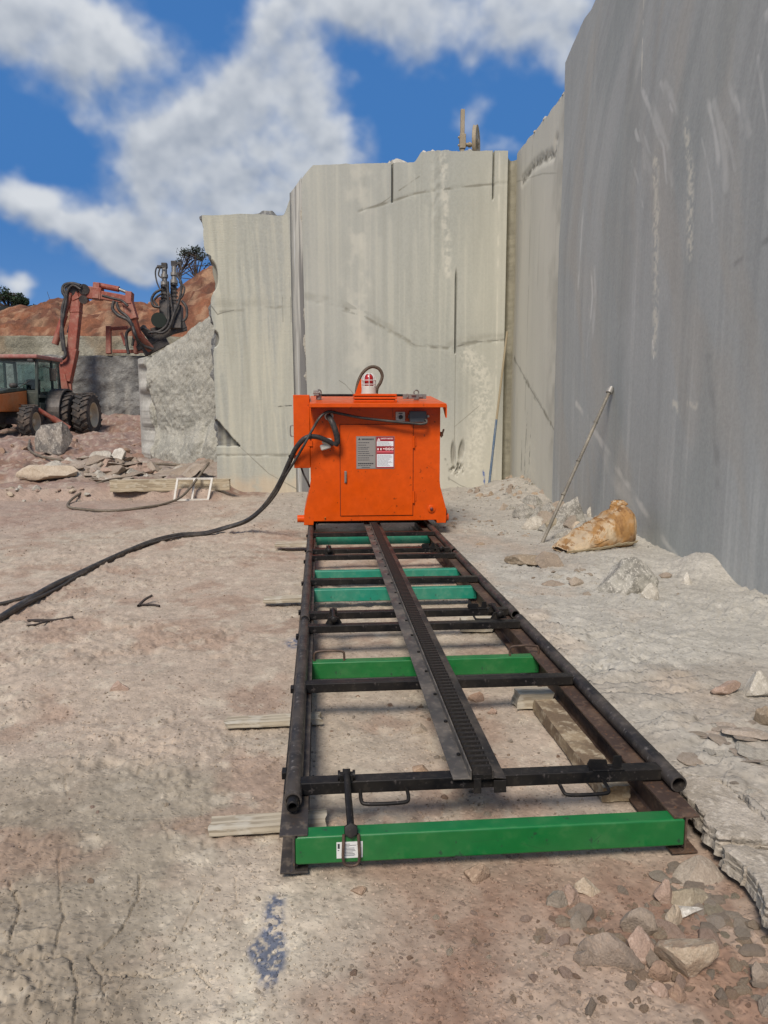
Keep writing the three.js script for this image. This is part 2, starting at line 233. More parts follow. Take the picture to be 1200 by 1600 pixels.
// marks: list of [polyline, half width, colour, strength, grain]; drips: list of seeded vertical dust runs
function wallTex(N, M, W, Hh, col, marks, drips, seed) {
  const acc = new Float32Array(N * M * 4);
  const put = (pts, hw, c, s, grain) => { for (let i = 0; i + 1 < pts.length; i++) { const a = [...pts[i], ...pts[i + 1]], x0 = Math.min(a[0], a[2]) - hw * 2.2, x1 = Math.max(a[0], a[2]) + hw * 2.2, y0 = Math.min(a[1], a[3]) - hw * 2.2, y1 = Math.max(a[1], a[3]) + hw * 2.2;
    for (let j = Math.max(0, Math.floor(y0 / Hh * M)); j < Math.min(M, y1 / Hh * M); j++) for (let k = Math.max(0, Math.floor(x0 / W * N)); k < Math.min(N, x1 / W * N); k++) { const px = (k + .5) / N * W, py = (j + .5) / M * Hh, wob = (fbm(px * 5 + seed, py * 5, 3) - .5) * hw * 1.6, d = Math.abs(segDist(px, py, a) + wob * .5); let m = ss(hw, hw * .15, d) * s; if (m <= 0) continue; if (grain) m *= ss(.5 - .22 * 1, .5 + .2, fbm(px * grain, py * grain, 3)); const o = (j * N + k) * 4; if (m > acc[o + 3]) { acc[o] = c[0]; acc[o + 1] = c[1]; acc[o + 2] = c[2]; acc[o + 3] = m; } } } };
  for (const [p, hw, c, s, g] of marks) put(p, hw, c, s, g);
  const r = rngOf(seed), dr = new Float32Array(N * M);
  for (let i = 0; i < drips.n; i++) { let x = (drips.x0 + r() * (drips.x1 - drips.x0)) / W * N; const y0 = (1 - Math.pow(r(), 1.5) * .8) * M * drips.top, L = (.15 + r() * .7) * M * drips.len, w = (.5 + r() * drips.w) / W * N * .02, s = (r() < drips.dark ? -1 : 1) * (.15 + r() * .5), dx = (r() - .35) * drips.lean;
    for (let y = 0; y < L; y++) { const Y = Math.round(y0 - y); if (Y < 0) break; x += dx * (Hh / M) / (W / N) * .12 + (r() - .5) * .1; const t = y / L, f = ss(0, .08, t) * (1 - ss(.5, 1, t)); for (let k = -Math.ceil(w * 2); k <= w * 2; k++) { const X = Math.round(x + k); if (X < 0 || X >= N || Y >= M) continue; dr[Y * N + X] += s * f * Math.exp(-(k * k) / (w * w)); } } }
  return tex(N, M, (u, v, i, j) => { let c = col(u * W, v * Hh); const o = (j * N + i) * 4; const d = clamp(dr[j * N + i], -.8, .8); c = d > 0 ? mix3(c, drips.c, d * .30) : mix3(c, drips.d, -d * .24); if (acc[o + 3] > 0) c = mix3(c, [acc[o], acc[o + 1], acc[o + 2]], acc[o + 3]); return c; });
}
// a slab of rock with a sawn front face and broken top, sides and back. P(u, v, w): metres along, up and out of the face
function slab(parent, P, o) {
  const { u0, u1, v0, top, left = () => u0, right = () => u1, nu, nv, disp, thick, mat, side, W, Hh, uo = 0, vo = 0 } = o;
  const face = [], uv = [], at = (i, j) => { const s = i / nu, t = j / nv, un = u0 + (u1 - u0) * s, tv = top(un), v = v0 + (tv - v0) * t, l = left(v), r = right(v), u = l + (r - l) * s; return [u, v, disp(u, v)]; };
  const grid = []; for (let j = 0; j <= nv; j++) for (let i = 0; i <= nu; i++) { const [u, v, w] = at(i, j); grid.push([u, v, w]); face.push(...P(u, v, w)); uv.push((u - uo) / W, (v - vo) / Hh); }
  const idx = [], id = (i, j) => j * (nu + 1) + i;
  for (let j = 0; j < nv; j++) for (let i = 0; i < nu; i++) idx.push(id(i, j), id(i + 1, j), id(i + 1, j + 1), id(i, j), id(i + 1, j + 1), id(i, j + 1));
  const g = new THREE.BufferGeometry(); g.setAttribute('position', new THREE.Float32BufferAttribute(face, 3)); g.setAttribute('uv', new THREE.Float32BufferAttribute(uv, 2)); g.setIndex(idx); g.computeVertexNormals();
  obj('sawn_face', g, mat, parent);
  // broken surfaces: strips from the rim back
  const strip = (rim, nb, bump) => { const p = [], ix = [], n = rim.length; for (let k = 0; k <= nb; k++) for (let i = 0; i < n; i++) { const [u, v, w] = rim[i], d = thick * Math.pow(k / nb, 1.6), q = k ? 1 : 0; p.push(...P(u + q * bump[0] * (fbm(d * 2 + v * 1.3, v * 3, 3) - .5), v + q * bump[1] * (fbm(u * 2, d * 3 + 5, 4) - .5), w - d)); } for (let k = 0; k < nb; k++) for (let i = 0; i + 1 < n; i++) { const a = k * n + i; ix.push(a, a + 1, a + n + 1, a, a + n + 1, a + n); } const q = new THREE.BufferGeometry(); q.setAttribute('position', new THREE.Float32BufferAttribute(p, 3)); q.setIndex(ix); q.computeVertexNormals(); const f = q.toNonIndexed(); f.computeVertexNormals(); return boxUV(f); };
  const T = [], Lf = [], Rt = []; for (let i = 0; i <= nu; i += 2) T.push(grid[id(i, nv)]); for (let j = 0; j <= nv; j += 2) { Lf.push(grid[id(0, j)]); Rt.push(grid[id(nu, j)]); }
  obj('broken_top', strip(T, 14, [0, .5]), side, parent);
  obj('broken_side', mergeGeometries([strip(Lf, 10, [.4, 0]), strip(Rt, 4, [0, 0])]), side, parent);
}
const freshRock = rockMat(L3(118, 118, 114), L3(92, 94, 94), L3(150, 150, 142), .9, .03);
const dustRock = rockMat(L3(176, 172, 158), L3(150, 147, 136), L3(196, 192, 178), .8, .02);
const sawBump = tex(512, 512, (u, v) => g1(.5 * pfbm(u * 60, v * 6, 3, 6) + .3 * pfbm(u * 8, v * 90, 2, 8) + .35 * pfbm(u * 90, v * 90, 2, 90)), false, 1, 1);
function wallMat(map, W, Hh, bs = .0018) { const b = sawBump.clone(); b.repeat.set(W / 1.6, Hh / 1.6); b.needsUpdate = true; return new THREE.MeshStandardMaterial({ map, bumpMap: b, bumpScale: bs, roughness: .92 }); }
const FZ = -14.5, RX = 3.74;
const cDark = L3(104, 102, 92), cVein = L3(122, 120, 106), cPale = L3(214, 211, 194), cWhite = L3(226, 224, 212), cBlue = L3(52, 86, 150), cFresh = L3(104, 106, 106);
const wallBase = (x, y, s) => { const a = fbm(x * .7 + s, y * .5, 4), b = fbm(x * 9 + s, y * .35 + s, 4), d = fbm(x * 26, y * 1.1 + s, 3), e = fbm(x * 40, y * 40, 2); let c = mix3(L3(154, 156, 146), L3(170, 172, 160), clamp(a * .85 + b * .14 + .02, 0, 1)); c = mix3(c, L3(162, 164, 155), ss(.5, .65, fbm(x * 1.2 + 9 + s, y * .25, 3)) * .7); return c.map(q => q * (.90 + .05 * d + .16 * e)); };
// left block
{
  const W = 1.8, Hh = 5.6, t = thing('quarry_wall', 'low left block of the pale sawn wall with ragged left edge and dusty drips', 'rock wall', [0, 0, 0], 0);
  const jag = v => { const n = (fbm(v * 3.1, 2.5, 4) - .5) * .10; const k = [[5.2, -2.07], [4.52, -2.05], [4.46, -1.95], [4.2, -1.93], [4.0, -1.89], [3.82, -1.93], [3.66, -1.98], [3.4, -1.97], [3.1, -1.91], [2.9, -1.94], [1.67, -1.94], [.8, -1.94], [0, -1.95], [-1, -1.95]]; for (let i = 0; i + 1 < k.length; i++) if (v >= k[i + 1][0]) { const f = clamp((v - k[i + 1][0]) / (k[i][0] - k[i + 1][0]), 0, 1); return mix(k[i + 1][1], k[i][1], f) + n * (v > 1.9 ? 1 : .15); } return -1.95; };
  const inTri = (x, y) => x > -1.96 && y > 1.0 + (fbm(x * 5, 1, 2) - .5) * .1 && y < 1.50 - (x + 1.96) * 1.13 + (fbm(x * 8, 4, 3) - .5) * .07;
  const chip = (x, y) => { const d = Math.hypot((x + 1.93) / .09, (y - 2.98) / .15); const e = Math.hypot((x + 1.95) / .12, (y - 4.1) / .28); return Math.max(ss(1.1, .8, d), ss(1.1, .85, e)); };
  const marks = [[[[-1.79,3.47],[-1.14,3.53],[-.49,3.59]], .05, cVein, .55, 6], [[[-1.8, 3.62], [-.4, 3.66]], .14, cVein, .28, 3], [[[-1.96,3.57],[-1.85,3.42],[-1.73,3.46],[-1.55,3.5]], .018, cDark, .8, 0], [[[-1.93,.81],[-1.2,.8],[-.48,.8]], .03, cVein, .7, 8], [[[-.82,1.73],[-.52,1.75]], .02, L3(60, 60, 58), .9, 14], [[[-1.54,1.01],[-.97,.46],[-.43,.15]], .014, cVein, .7, 0], [[[-.42, 5.2], [-.42, 0]], .02, cVein, .5, 3], [[[-.5, 3.75], [-.5, 3.3]], .015, cDark, .7, 0], [[[-.65, 3.75], [-.65, 3.3]], .01, cDark, .5, 0]];
  const map = wallTex(640, 1400, W, Hh, (X, y) => { const x = X - 2.1; let c = wallBase(x, y, 3); c = mix3(c, L3(184, 183, 164), ss(.45, .62, fbm(x * 5, y * .4 + 3, 3)) * .4); if (inTri(x, y) || chip(x, y) > .4) c = mix3(cFresh, cDark, fbm(x * 20, y * 20, 3)); c = mix3(c, L3(196, 178, 150), ss(.45, .2, y + (fbm(x * 3, 1, 3) - .5) * .4) * .6 * ss(.3, .6, fbm(x * 6, y * 6, 3) + .2)); return c; }, marks.map(([p, ...r]) => [p.map(([a, b]) => [a + 2.1, b]), ...r]), { n: 190, x0: 0, x1: 1.75, top: .97, len: .8, w: 1.6, dark: .35, lean: 1.2, c: L3(212, 208, 184), d: L3(128, 126, 112) }, 11);
  slab(t, (u, v, w) => [u, v, FZ + w], { u0: -2.05, u1: -.49, v0: -.3, top: u => 5.16 + (fbm(u * 3, 2, 3) - .5) * .05 + ss(-1.9, -1.3, u) * .05 + ss(-.62, -.46, u) * .3, left: jag, right: v => -.49 + ss(4.5, 0, v) * .04, nu: 110, nv: 300, thick: 5, mat: wallMat(map, W, Hh, .005), side: freshRock, W, Hh, uo: -2.1, vo: 0,
    disp: (u, v) => .02 * (fbm(u * .8, v * .4, 3) - .5) + .0025 * (fbm(u * 12, v * .8, 3) - .5) - (inTri(u, v) ? .10 + .12 * clamp((-1.5 - u) / .45, 0, 1) + .03 * fbm(u * 12, v * 12, 3) : 0) - chip(u, v) * .14 - .012 * ss(.03, .0, Math.abs(v - .8 - .02 * fbm(u * 6, 1, 2))) });
}
// main block
{
  const W = 4.1, Hh = 6.8, t = thing('quarry_wall', 'tall central block of the pale sawn wall with dark veins and three thin vertical cuts', 'rock wall', [0, 0, 0], 0);
  const slots = [[1.398, 5.5, 6.4], [3.29, 5.6, 6.5], [2.612, 2.75, 3.85]], hair = [[2.63, .3, 2.8]];
  const topF = u => { const n = (fbm(u * 6, 4, 4) - .5) * .06; if (u < -.05) return mix(5.62, 6.1, Math.pow(clamp((u + .38) / .33, 0, 1), .7)) + n * .3; if (u < 1.80) return mix(6.1, 6.2, (u + .05) / 1.85) + n * .5; if (u < 1.98) return mix(6.21, 6.40, ss(1.8, 1.96, u)) + n; return mix(6.39, 6.45, (u - 1.98) / 1.6) + n * (u < 2.9 ? 1.4 : .3); };
  const scallop = (x, y) => Math.max(ss(1, .4, Math.hypot((x - 2.60 + (y - .8) * .03) / .06, (y - .82) / .30)), ss(1, .4, Math.hypot((x - 2.76 + (y - .9) * -.12) / .07, (y - .88) / .26)), ss(1.1, .5, Math.hypot((x - 2.68) / .17, (y - .52) / .15)) * ss(.5, .58, fbm(x * 26, y * 26, 3)));
  const vein1 = [[-.2,3.69],[.4,3.58],[.88,3.41],[1.36,3.14],[1.85,2.88],[2.47,2.83],[2.96,2.95],[3.65,3.01]], vein2 = [[.77,5.31],[1.24,5.45],[1.84,5.65],[2.68,5.78],[3.58,5.88]];
  const marks = [[vein1.slice(1), .06, cVein, .75, 7], [vein1.slice(2), .026, cDark, .75, 6], [vein1.map(([a, b]) => [a, b + .09]), .09, cVein, .3, 5], [vein2, .035, cVein, .8, 7], [vein2.slice(1, 3), .022, cDark, .75, 7], [[[1.12,5.4],[1.48,5.66],[1.9,5.95]], .02, cVein, .8, 9], [[[.39,2.22],[.5,2.15],[.63,2.01],[.74,1.85],[.78,1.73]], .012, cDark, .7, 0], [[[.55, 1.2], [.8, 1.05]], .012, cVein, .8, 0], [[[2.9,2.7],[3.15,2.2],[3.2,1.7],[3.05,1.2],[2.95,.5]], .3, cPale, .5, 26], [[[2.35, 6.3], [2.4, 5.2], [2.45, 4.2]], .12, cPale, .5, 14], [[[.8,6.1],[.75,4.2],[.9,2.2]], .35, cPale, .32, 5], [[[3.2, .50], [3.22, .22]], .035, cBlue, .9, 22], [[[2.44, .72], [2.5, .55], [2.52, .25]], .03, cDark, .7, 12], [[[2.5, .35], [2.75, .2], [2.95, .12]], .016, cDark, .6, 0], [[[2.62, 1.35], [3.1, 1.75]], .01, cVein, .6, 0], [[[3.4, 6.4], [3.42, .3]], .03, cPale, .4, 5]];
  const map = wallTex(1024, 1600, W, Hh, (X, y) => { const x = X - .45; let c = wallBase(x, y, 17); c = mix3(c, L3(168, 170, 163), ss(2.6, .6, x + (fbm(x, y * .6, 3) - .5) * 1.8) * .45); c = mix3(c, L3(180, 178, 160), ss(2.4, 3.2, x) * .4); const sc = scallop(x, y); if (sc > .05) c = mix3(c, L3(96, 96, 92), sc); c = mix3(c, L3(200, 196, 178), ss(2.3, .4, y + (fbm(x * 2, 7, 3) - .5)) * .5); return c; }, marks.map(([p, ...r]) => [p.map(([a, b]) => [a + .45, b]), ...r]), { n: 240, x0: 0, x1: 4.05, top: .97, len: .75, w: 2.2, dark: .4, lean: .3, c: L3(204, 202, 184), d: L3(140, 140, 128) }, 23);
  slab(t, (u, v, w) => [u, v, FZ + w], { u0: -.27, u1: 3.56, v0: -.3, top: topF, left: v => -.27 + ss(5.6, 0, v) * .07, right: () => 3.56, nu: 322, nv: 230, thick: 6, mat: wallMat(map, W, Hh), side: dustRock, W, Hh, uo: -.45, vo: 0,
    disp: (u, v) => { let d = .05 * (fbm(u * .6, v * .5, 3) - .5) + .002 * (fbm(u * 14, v * .9, 3) - .5) + .03 * ss(2.0, 2.25, u) * (1 - ss(2.25, 2.5, u)) * ss(4, 6, v) * fbm(u * 12, v * 12, 3); for (const [x, a, b] of slots) d -= .12 * ss(.016, .008, Math.abs(u - x)) * ss(a - .02, a, v) * ss(b + .5, b + .2, v); for (const [x, a, b] of hair) d -= .02 * ss(.014, .004, Math.abs(u - x)) * ss(a, a + .2, v) * ss(b, b - .1, v); d -= .05 * scallop(u, v); d -= (.012 * ss(.03, 0, lineDist(u, v, vein1)) + .01 * ss(.025, 0, lineDist(u, v, vein2))) * ss(.4, .6, fbm(u * 5, v * 7, 3)); return d; } });
  // the stained channel between the left and the central block
  const ch = thing('drill_channel', 'stained vertical channel with dark wet streaks between left and central wall blocks', 'rock channel', [0, 0, 0]);
  const cm = tex(128, 1024, (u, v) => { const n = fbm(u * 5, v * 3, 4), m = fbm(u * 14 + 4, v * 6, 3); let c = mix3(L3(176, 176, 168), L3(112, 112, 110), clamp(ss(.45, .62, u + (n - .5) * .5) * (1 - ss(.70, .84, v)) + ss(.62, .7, m) * .7, 0, 1)); return mix3(c, L3(205, 208, 206), ss(.55, .66, m) * ss(.05, .2, u) * (1 - ss(.3, .45, u))); });
  const g = new THREE.PlaneGeometry(1, 1, 16, 160), p = g.attributes.position; for (let i = 0; i < p.count; i++) { const s = p.getX(i) + .5, v = (p.getY(i) + .5), y = -.3 + v * (5.9 + .3 * s), x0 = -.49 + ss(4.5, 0, y) * .04, x1 = -.27 + ss(5.6, 0, y) * .07; p.setXYZ(i, mix(x0, x1, s), y, FZ - .08 * Math.pow(Math.sin(s * Math.PI), .6) - .012 + .03 * (fbm(s * 3, y * 2, 3) - .5)); } g.computeVertexNormals();
  obj('channel_face', g, new THREE.MeshStandardMaterial({ map: cm, roughness: .8 }), ch);
}
// side wall along the right: a farther and a nearer block
const sideTop = z => 6.46 + (fbm(z * 2.2, 3, 4) - .5) * .12 - ss(-12.9, -14.4, z) * .0;
{
  const W = 3.6, Hh = 6.8, t = thing('quarry_wall', 'narrow beige wall block in the corner, seen edge on beside the grey wall', 'rock wall', [0, 0, 0]);
  const marks = [[[[14.59,2.66],[13.32,2.01],[12.14,1.46],[11.51,1.07]], .07, cVein, .85, 8], [[[14.59,2.66],[13.32,2.01],[12.14,1.46],[11.51,1.07]], .025, cDark, .6, 0], [[[14.3,5.85],[13.6,5.9],[13.1,5.85],[12.39,5.72],[12.3,5.9]], .09, cDark, .8, 16], [[[14.89,6.0],[13,5.6],[11.71,5.23]], .02, cVein, .4, 0], [[[13.59,1.6],[13.66,.5]], .05, cDark, .85, 10], [[[13.3,1.4],[13.36,.7]], .035, cDark, .8, 10], [[[13.9,1.1],[13.9,.5]], .03, cDark, .8, 10], [[[13.4,.9],[13.3,.4]], .5, cPale, .45, 24], [[[13.7, 6.4], [13.72, 1]], .03, cVein, .4, 4], [[[12.0, 6], [12.1, 1.2]], .5, L3(150, 148, 138), .5, 3]];
  const map = wallTex(640, 1200, W, Hh, (X, y) => { const c = wallBase(X * 1.6, y, 41), n = fbm(X * 2, y * .4, 3); return mix3(c, L3(198, 196, 183), .62 + n * .4); }, marks.map(([p, ...r]) => [p.map(([a, b]) => [15 - a, b]), ...r]), { n: 90, x0: 0, x1: 3.5, top: .96, len: .8, w: 3, dark: .45, lean: .2, c: L3(196, 194, 180), d: L3(132, 130, 122) }, 31);
  slab(t, (u, v, w) => [RX + .05 - w, v, -15 + u], { u0: .28, u1: 3.40, v0: -.3, top: u => sideTop(u - 15), nu: 160, nv: 170, thick: 6, mat: wallMat(map, W, Hh), side: dustRock, W, Hh, uo: 0, vo: 0,
    disp: (u, v) => .03 * (fbm(u * .8, v * .5, 3) - .5) + .003 * (fbm(u * 9, v * 1.2, 3) - .5) - .05 * ss(.14, .02, lineDist(u, v, [[.7, 5.85], [1.4, 5.9], [1.9, 5.85], [2.61, 5.72], [2.7, 5.9]])) * fbm(u * 14, v * 14, 3) });
  // corner slot between the central block and the side wall
  const ch = thing('corner_slot', 'deep narrow drilled slot in the corner behind the leaning blue pole', 'rock slot', [0, 0, 0]);
  const cm = tex(64, 1024, (u, v) => { const n = fbm(u * 4, v * 40, 4), m = vn(u * 3, v * 260); return mix3(L3(128, 125, 110), L3(166, 162, 142), clamp(n * .8 + m * .25, 0, 1)); });
  const g = new THREE.PlaneGeometry(1, 1, 12, 300), p = g.attributes.position; for (let i = 0; i < p.count; i++) { const s = p.getX(i) + .5, y = -.3 + (p.getY(i) + .5) * 6.66, a = s * Math.PI; p.setXYZ(i, 3.56 + .25 * s, y, FZ - .02 - .20 * Math.sin(a) + .012 * (vn(s * 3, y * 22) - .5) - .15 * s); } g.computeVertexNormals();
  obj('slot_face', g, new THREE.MeshStandardMaterial({ map: cm, roughness: .95 }), ch);
}
{
  const W = 12.8, Hh = 9.2, t = thing('quarry_wall', 'towering grey sawn wall along the right with curved saw marks and chalky streaks', 'rock wall', [0, 0, 0]);
  const arcs = [[[8.84,5.28],[8.62,5.02],[8.46,4.79],[8.3,4.6],[8.19,4.44],[8.07,4.05]], [[8.34,5.14],[8.17,4.95],[8,4.72]], [[8.97,4.87],[8.77,4.6],[8.62,4.31],[8.53,4.15]], [[7.29,4.55],[7.15,4.27],[7.05,4.01],[6.99,3.71]], [[6.94,4.58],[6.75,4.29],[6.65,4.07]], [[6.4, 4.9], [6.2, 4.3], [6.1, 3.6]], [[10.3, 3.6], [10.2, 3.2], [10.25, 2.7]]];
  const cg = L3(194, 196, 191);
  const marks = [...arcs.flatMap((p, i) => [[p, .05, cg, .75, 5], [p.map(([a, b]) => [a - .12, b - .06]), .07, cg, .45, 4], [p.map(([a, b]) => [a + .08, b - .3]), .03, cg, .4, 6]]), [[[10.7,1.76],[9.46,1.13],[8.42,.59],[7.42,.13]], .07, L3(206, 205, 196), .7, 4], [[[10.5,1.55],[9.46,1.0],[8.42,.42]], .18, L3(196, 195, 186), .5, 3], [[[8.25,2.42],[8.2,2.23]], .03, cWhite, .8, 20], [[[8.37,4.37],[8.25,3.4],[8.2,2.3]], .12, cPale, .6, 22], [[[7.7,4.49],[7.55,4.0],[7.49,3.2]], .09, cPale, .6, 24], [[[6.75,2.93],[6.45,2.98],[6.17,3.05]], .04, L3(112, 114, 112), .6, 5], [[[9.35, 2.55], [9.1, 2.75]], .05, L3(112, 114, 112), .5, 5], [[[10.7,4.42],[10.74,3.9],[10.78,3.39]], .05, cg, .6, 4], [[[7,2.15],[6.8,1.5],[6.69,.95]], .08, L3(120, 122, 120), .5, 4], [[[7.65, 1.72], [7.5, 1.62]], .08, cPale, .6, 18], [[[7.35, 1.72], [7.2, 1.7]], .06, cPale, .5, 18], [[[9.0, 7], [9.05, 4], [9.1, 1]], .3, L3(142, 146, 143), .5, 3], [[[8.9,6.5],[8.85,5.3]], .02, cPale, .6, 10]];
  const map = wallTex(2048, 1400, W, Hh, (X, y) => { const x = X - .20 * Math.max(0, y - 3.6) ** 2 * .8, a = fbm(x * .6 + 4, y * .35, 4), b = fbm(x * 7, y * .3 + 3, 4), d = fbm(x * 30, y * .9, 3), e = fbm(x * 55, y * 55, 2), f = fbm(x * 2.2 + y * .8, y * .5, 3); let c = mix3(L3(151, 155, 153), L3(168, 171, 168), clamp(a * .8 + b * .3 - .05, 0, 1)); c = mix3(c, L3(190, 192, 187), ss(.56, .74, fbm(x * 11 + 7, y * .22 + 2, 3)) * ss(.42, .6, fbm(x * .8 + 3, y * .6, 3)) * .34); c = mix3(c, L3(136, 140, 139), ss(.58, .75, fbm(x * 6 + 31, y * .2 + 8, 3)) * .26); c = mix3(c, L3(164, 161, 152), ss(.5, .7, f) * .5); c = mix3(c, L3(144, 150, 148), ss(.55, .7, fbm(x * .9, y * .3 + 20, 3)) * .6); return c.map(q => q * (.86 + .10 * d + .18 * e)); }, marks.map(([p, ...r]) => [p.map(([a, b]) => [11.8 - a, b]), ...r]), { n: 300, x0: 0, x1: 12.7, top: .95, len: .5, w: 4.5, dark: .45, lean: .5, c: L3(174, 175, 169), d: L3(124, 127, 124) }, 47);
  const topN = z => { const n = (fbm(z * 3.1, 8, 4) - .5) * .14; return z < -11.1 ? mix(6.80, 6.95, (z + 11.72) / .62) + n * .5 : mix(6.96, 7.5, clamp((z + 11.1) / 3, 0, 1)) + n; };
  slab(t, (u, v, w) => [RX - .03 - w, v, -11.8 + u], { u0: .08, u1: 12.4, v0: -.4, top: u => topN(-11.8 + u), left: v => .08 + (fbm(v * 2, 6, 3) - .5) * .05, nu: 440, nv: 200, thick: 7, mat: wallMat(map, W, Hh, .0012), side: dustRock, W, Hh, uo: 0, vo: 0,
    disp: (u, v) => .05 * (fbm(u * .5, v * .35, 3) - .5) + .003 * (fbm(u * 5 + v * .6, v * .5, 3) - .5) + .003 * Math.sin(u * 2.1) * ss(1, 5, v) });
}
// rough broken block behind the left end of the wall
{
  const t = thing('rock_block', 'rough grey split block with sloping top left of the sawn wall', 'rock block', [0, 0, 0]);
  const NU = 130, NV = 150, A = [-4.40, -18.9], B = [-1.75, -16.7], pos = [], idx = [], col = [];
  const nx = -(B[1] - A[1]), nz = B[0] - A[0], nl = Math.hypot(nx, nz);
  const topv = s => { const k = [[0, 2.93], [.06, 2.97], [.2, 3.12], [.42, 3.42], [.5, 3.50], [.62, 3.66], [.8, 4.02], [1, 4.35]]; for (let i = 0; i + 1 < k.length; i++) if (s <= k[i + 1][0]) return mix(k[i][1], k[i + 1][1], (s - k[i][0]) / (k[i + 1][0] - k[i][0])) + (fbm(s * 9, 3, 4) - .5) * .2; return 4.35; };
  for (let j = 0; j <= NV; j++) for (let i = 0; i <= NU; i++) { const s = i / NU, v = j / NV, y = -.2 + (topv(s) + .2) * v, L = s * 3.45, r = (fbm(L * 1.1, y * 1.3, 4) - .5) * .16 + (1 - Math.abs(2 * fbm(L * 4 + y, y * 5, 4) - 1)) * .04 + (fbm(L * 16, y * 16, 3) - .5) * .05 - .25 * ss(.12, 0, s) * ss(.7, .4, fbm(L * 4, y * 2, 2) + .1 * y) - ss(1.2, .5, y + (fbm(L * 2, 5, 3) - .5)) * -.3; const e = -.35 * Math.pow(v, 6); const w = r + e; pos.push(A[0] + (B[0] - A[0]) * s + .62 * (1 - v) * (1 - s) ** 2 + (B[1] - A[1]) / nl * -w * .6, y, A[1] + (B[1] - A[1]) * s + w); }
  for (let j = 0; j < NV; j++) for (let i = 0; i < NU; i++) { const a = j * (NU + 1) + i; idx.push(a, a + 1, a + NU + 2, a, a + NU + 2, a + NU + 1); }
  const g = new THREE.BufferGeometry(); g.setAttribute('position', new THREE.Float32BufferAttribute(pos, 3)); g.setIndex(idx); g.computeVertexNormals();
  let f = g.toNonIndexed(); f = boxUV(f);
  const splitRock = rockMat(L3(160, 158, 146), L3(138, 137, 127), L3(176, 174, 160), .7, .02);
  obj('split_face', f, splitRock, t);
  // its back, top and the narrow pale sawn left end
  const P = k => pos.slice(k * 3, k * 3 + 3), tp = [], ti = []; for (let i = 0; i <= NU; i++) { const [x, y, z] = P(NV * (NU + 1) + i); for (let k = 0; k <= 6; k++) tp.push(x - .06 * k, y + (k ? (fbm(x * 3, k, 3) - .5) * .2 - .02 * k : 0), z - k * .6); }
  for (let i = 0; i < NU; i++) for (let k = 0; k < 6; k++) { const a = i * 7 + k; ti.push(a, a + 7, a + 8, a, a + 8, a + 1); }
  let tg = new THREE.BufferGeometry(); tg.setAttribute('position', new THREE.Float32BufferAttribute(tp, 3)); tg.setIndex(ti); tg.computeVertexNormals(); tg = boxUV(tg.toNonIndexed()); obj('block_top', tg, freshRock, t);
  const ep = [], ei = []; for (let j = 0; j <= NV; j++) { const [x, y, z] = P(j * (NU + 1)); for (let k = 0; k <= 4; k++) ep.push(mix(x, -4.66, Math.pow(k / 4, .5)), y, mix(z, -20.3, Math.pow(k / 4, .8))); } for (let j = 0; j < NV; j++) for (let k = 0; k < 4; k++) { const a = j * 5 + k; ei.push(a, a + 6, a + 1, a, a + 5, a + 6); }
  let eg = new THREE.BufferGeometry(); eg.setAttribute('position', new THREE.Float32BufferAttribute(ep, 3)); eg.setIndex(ei); eg.computeVertexNormals(); eg = boxUV(eg.toNonIndexed()); obj('sawn_end', eg, rockMat(L3(172, 170, 160), L3(158, 157, 148), L3(184, 182, 172), .9, .004), t);
}
// the bench behind the tractor, the upper ledge and the earth bank
function bankMesh(name, label, cat, fn, NU, NV, mat) { const pos = [], idx = [], cl = []; for (let j = 0; j <= NV; j++) for (let i = 0; i <= NU; i++) { const [p, c] = fn(i / NU, j / NV); pos.push(...p); cl.push(...c); } for (let j = 0; j < NV; j++) for (let i = 0; i < NU; i++) { const a = j * (NU + 1) + i; idx.push(a, a + 1, a + NU + 2, a, a + NU + 2, a + NU + 1); } const g = new THREE.BufferGeometry(); g.setAttribute('position', new THREE.Float32BufferAttribute(pos, 3)); g.setAttribute('color', new THREE.Float32BufferAttribute(cl, 3)); g.setIndex(idx); g.computeVertexNormals(); let f = g.toNonIndexed(); const c = f.attributes.color; f = boxUV(f); f.setAttribute('color', c); return f; }
const bankMat = (() => { const m = rockMat([.8, .8, .8], [.66, .66, .66], [1, 1, 1], 1.3, .05); m.vertexColors = true; return m; })();
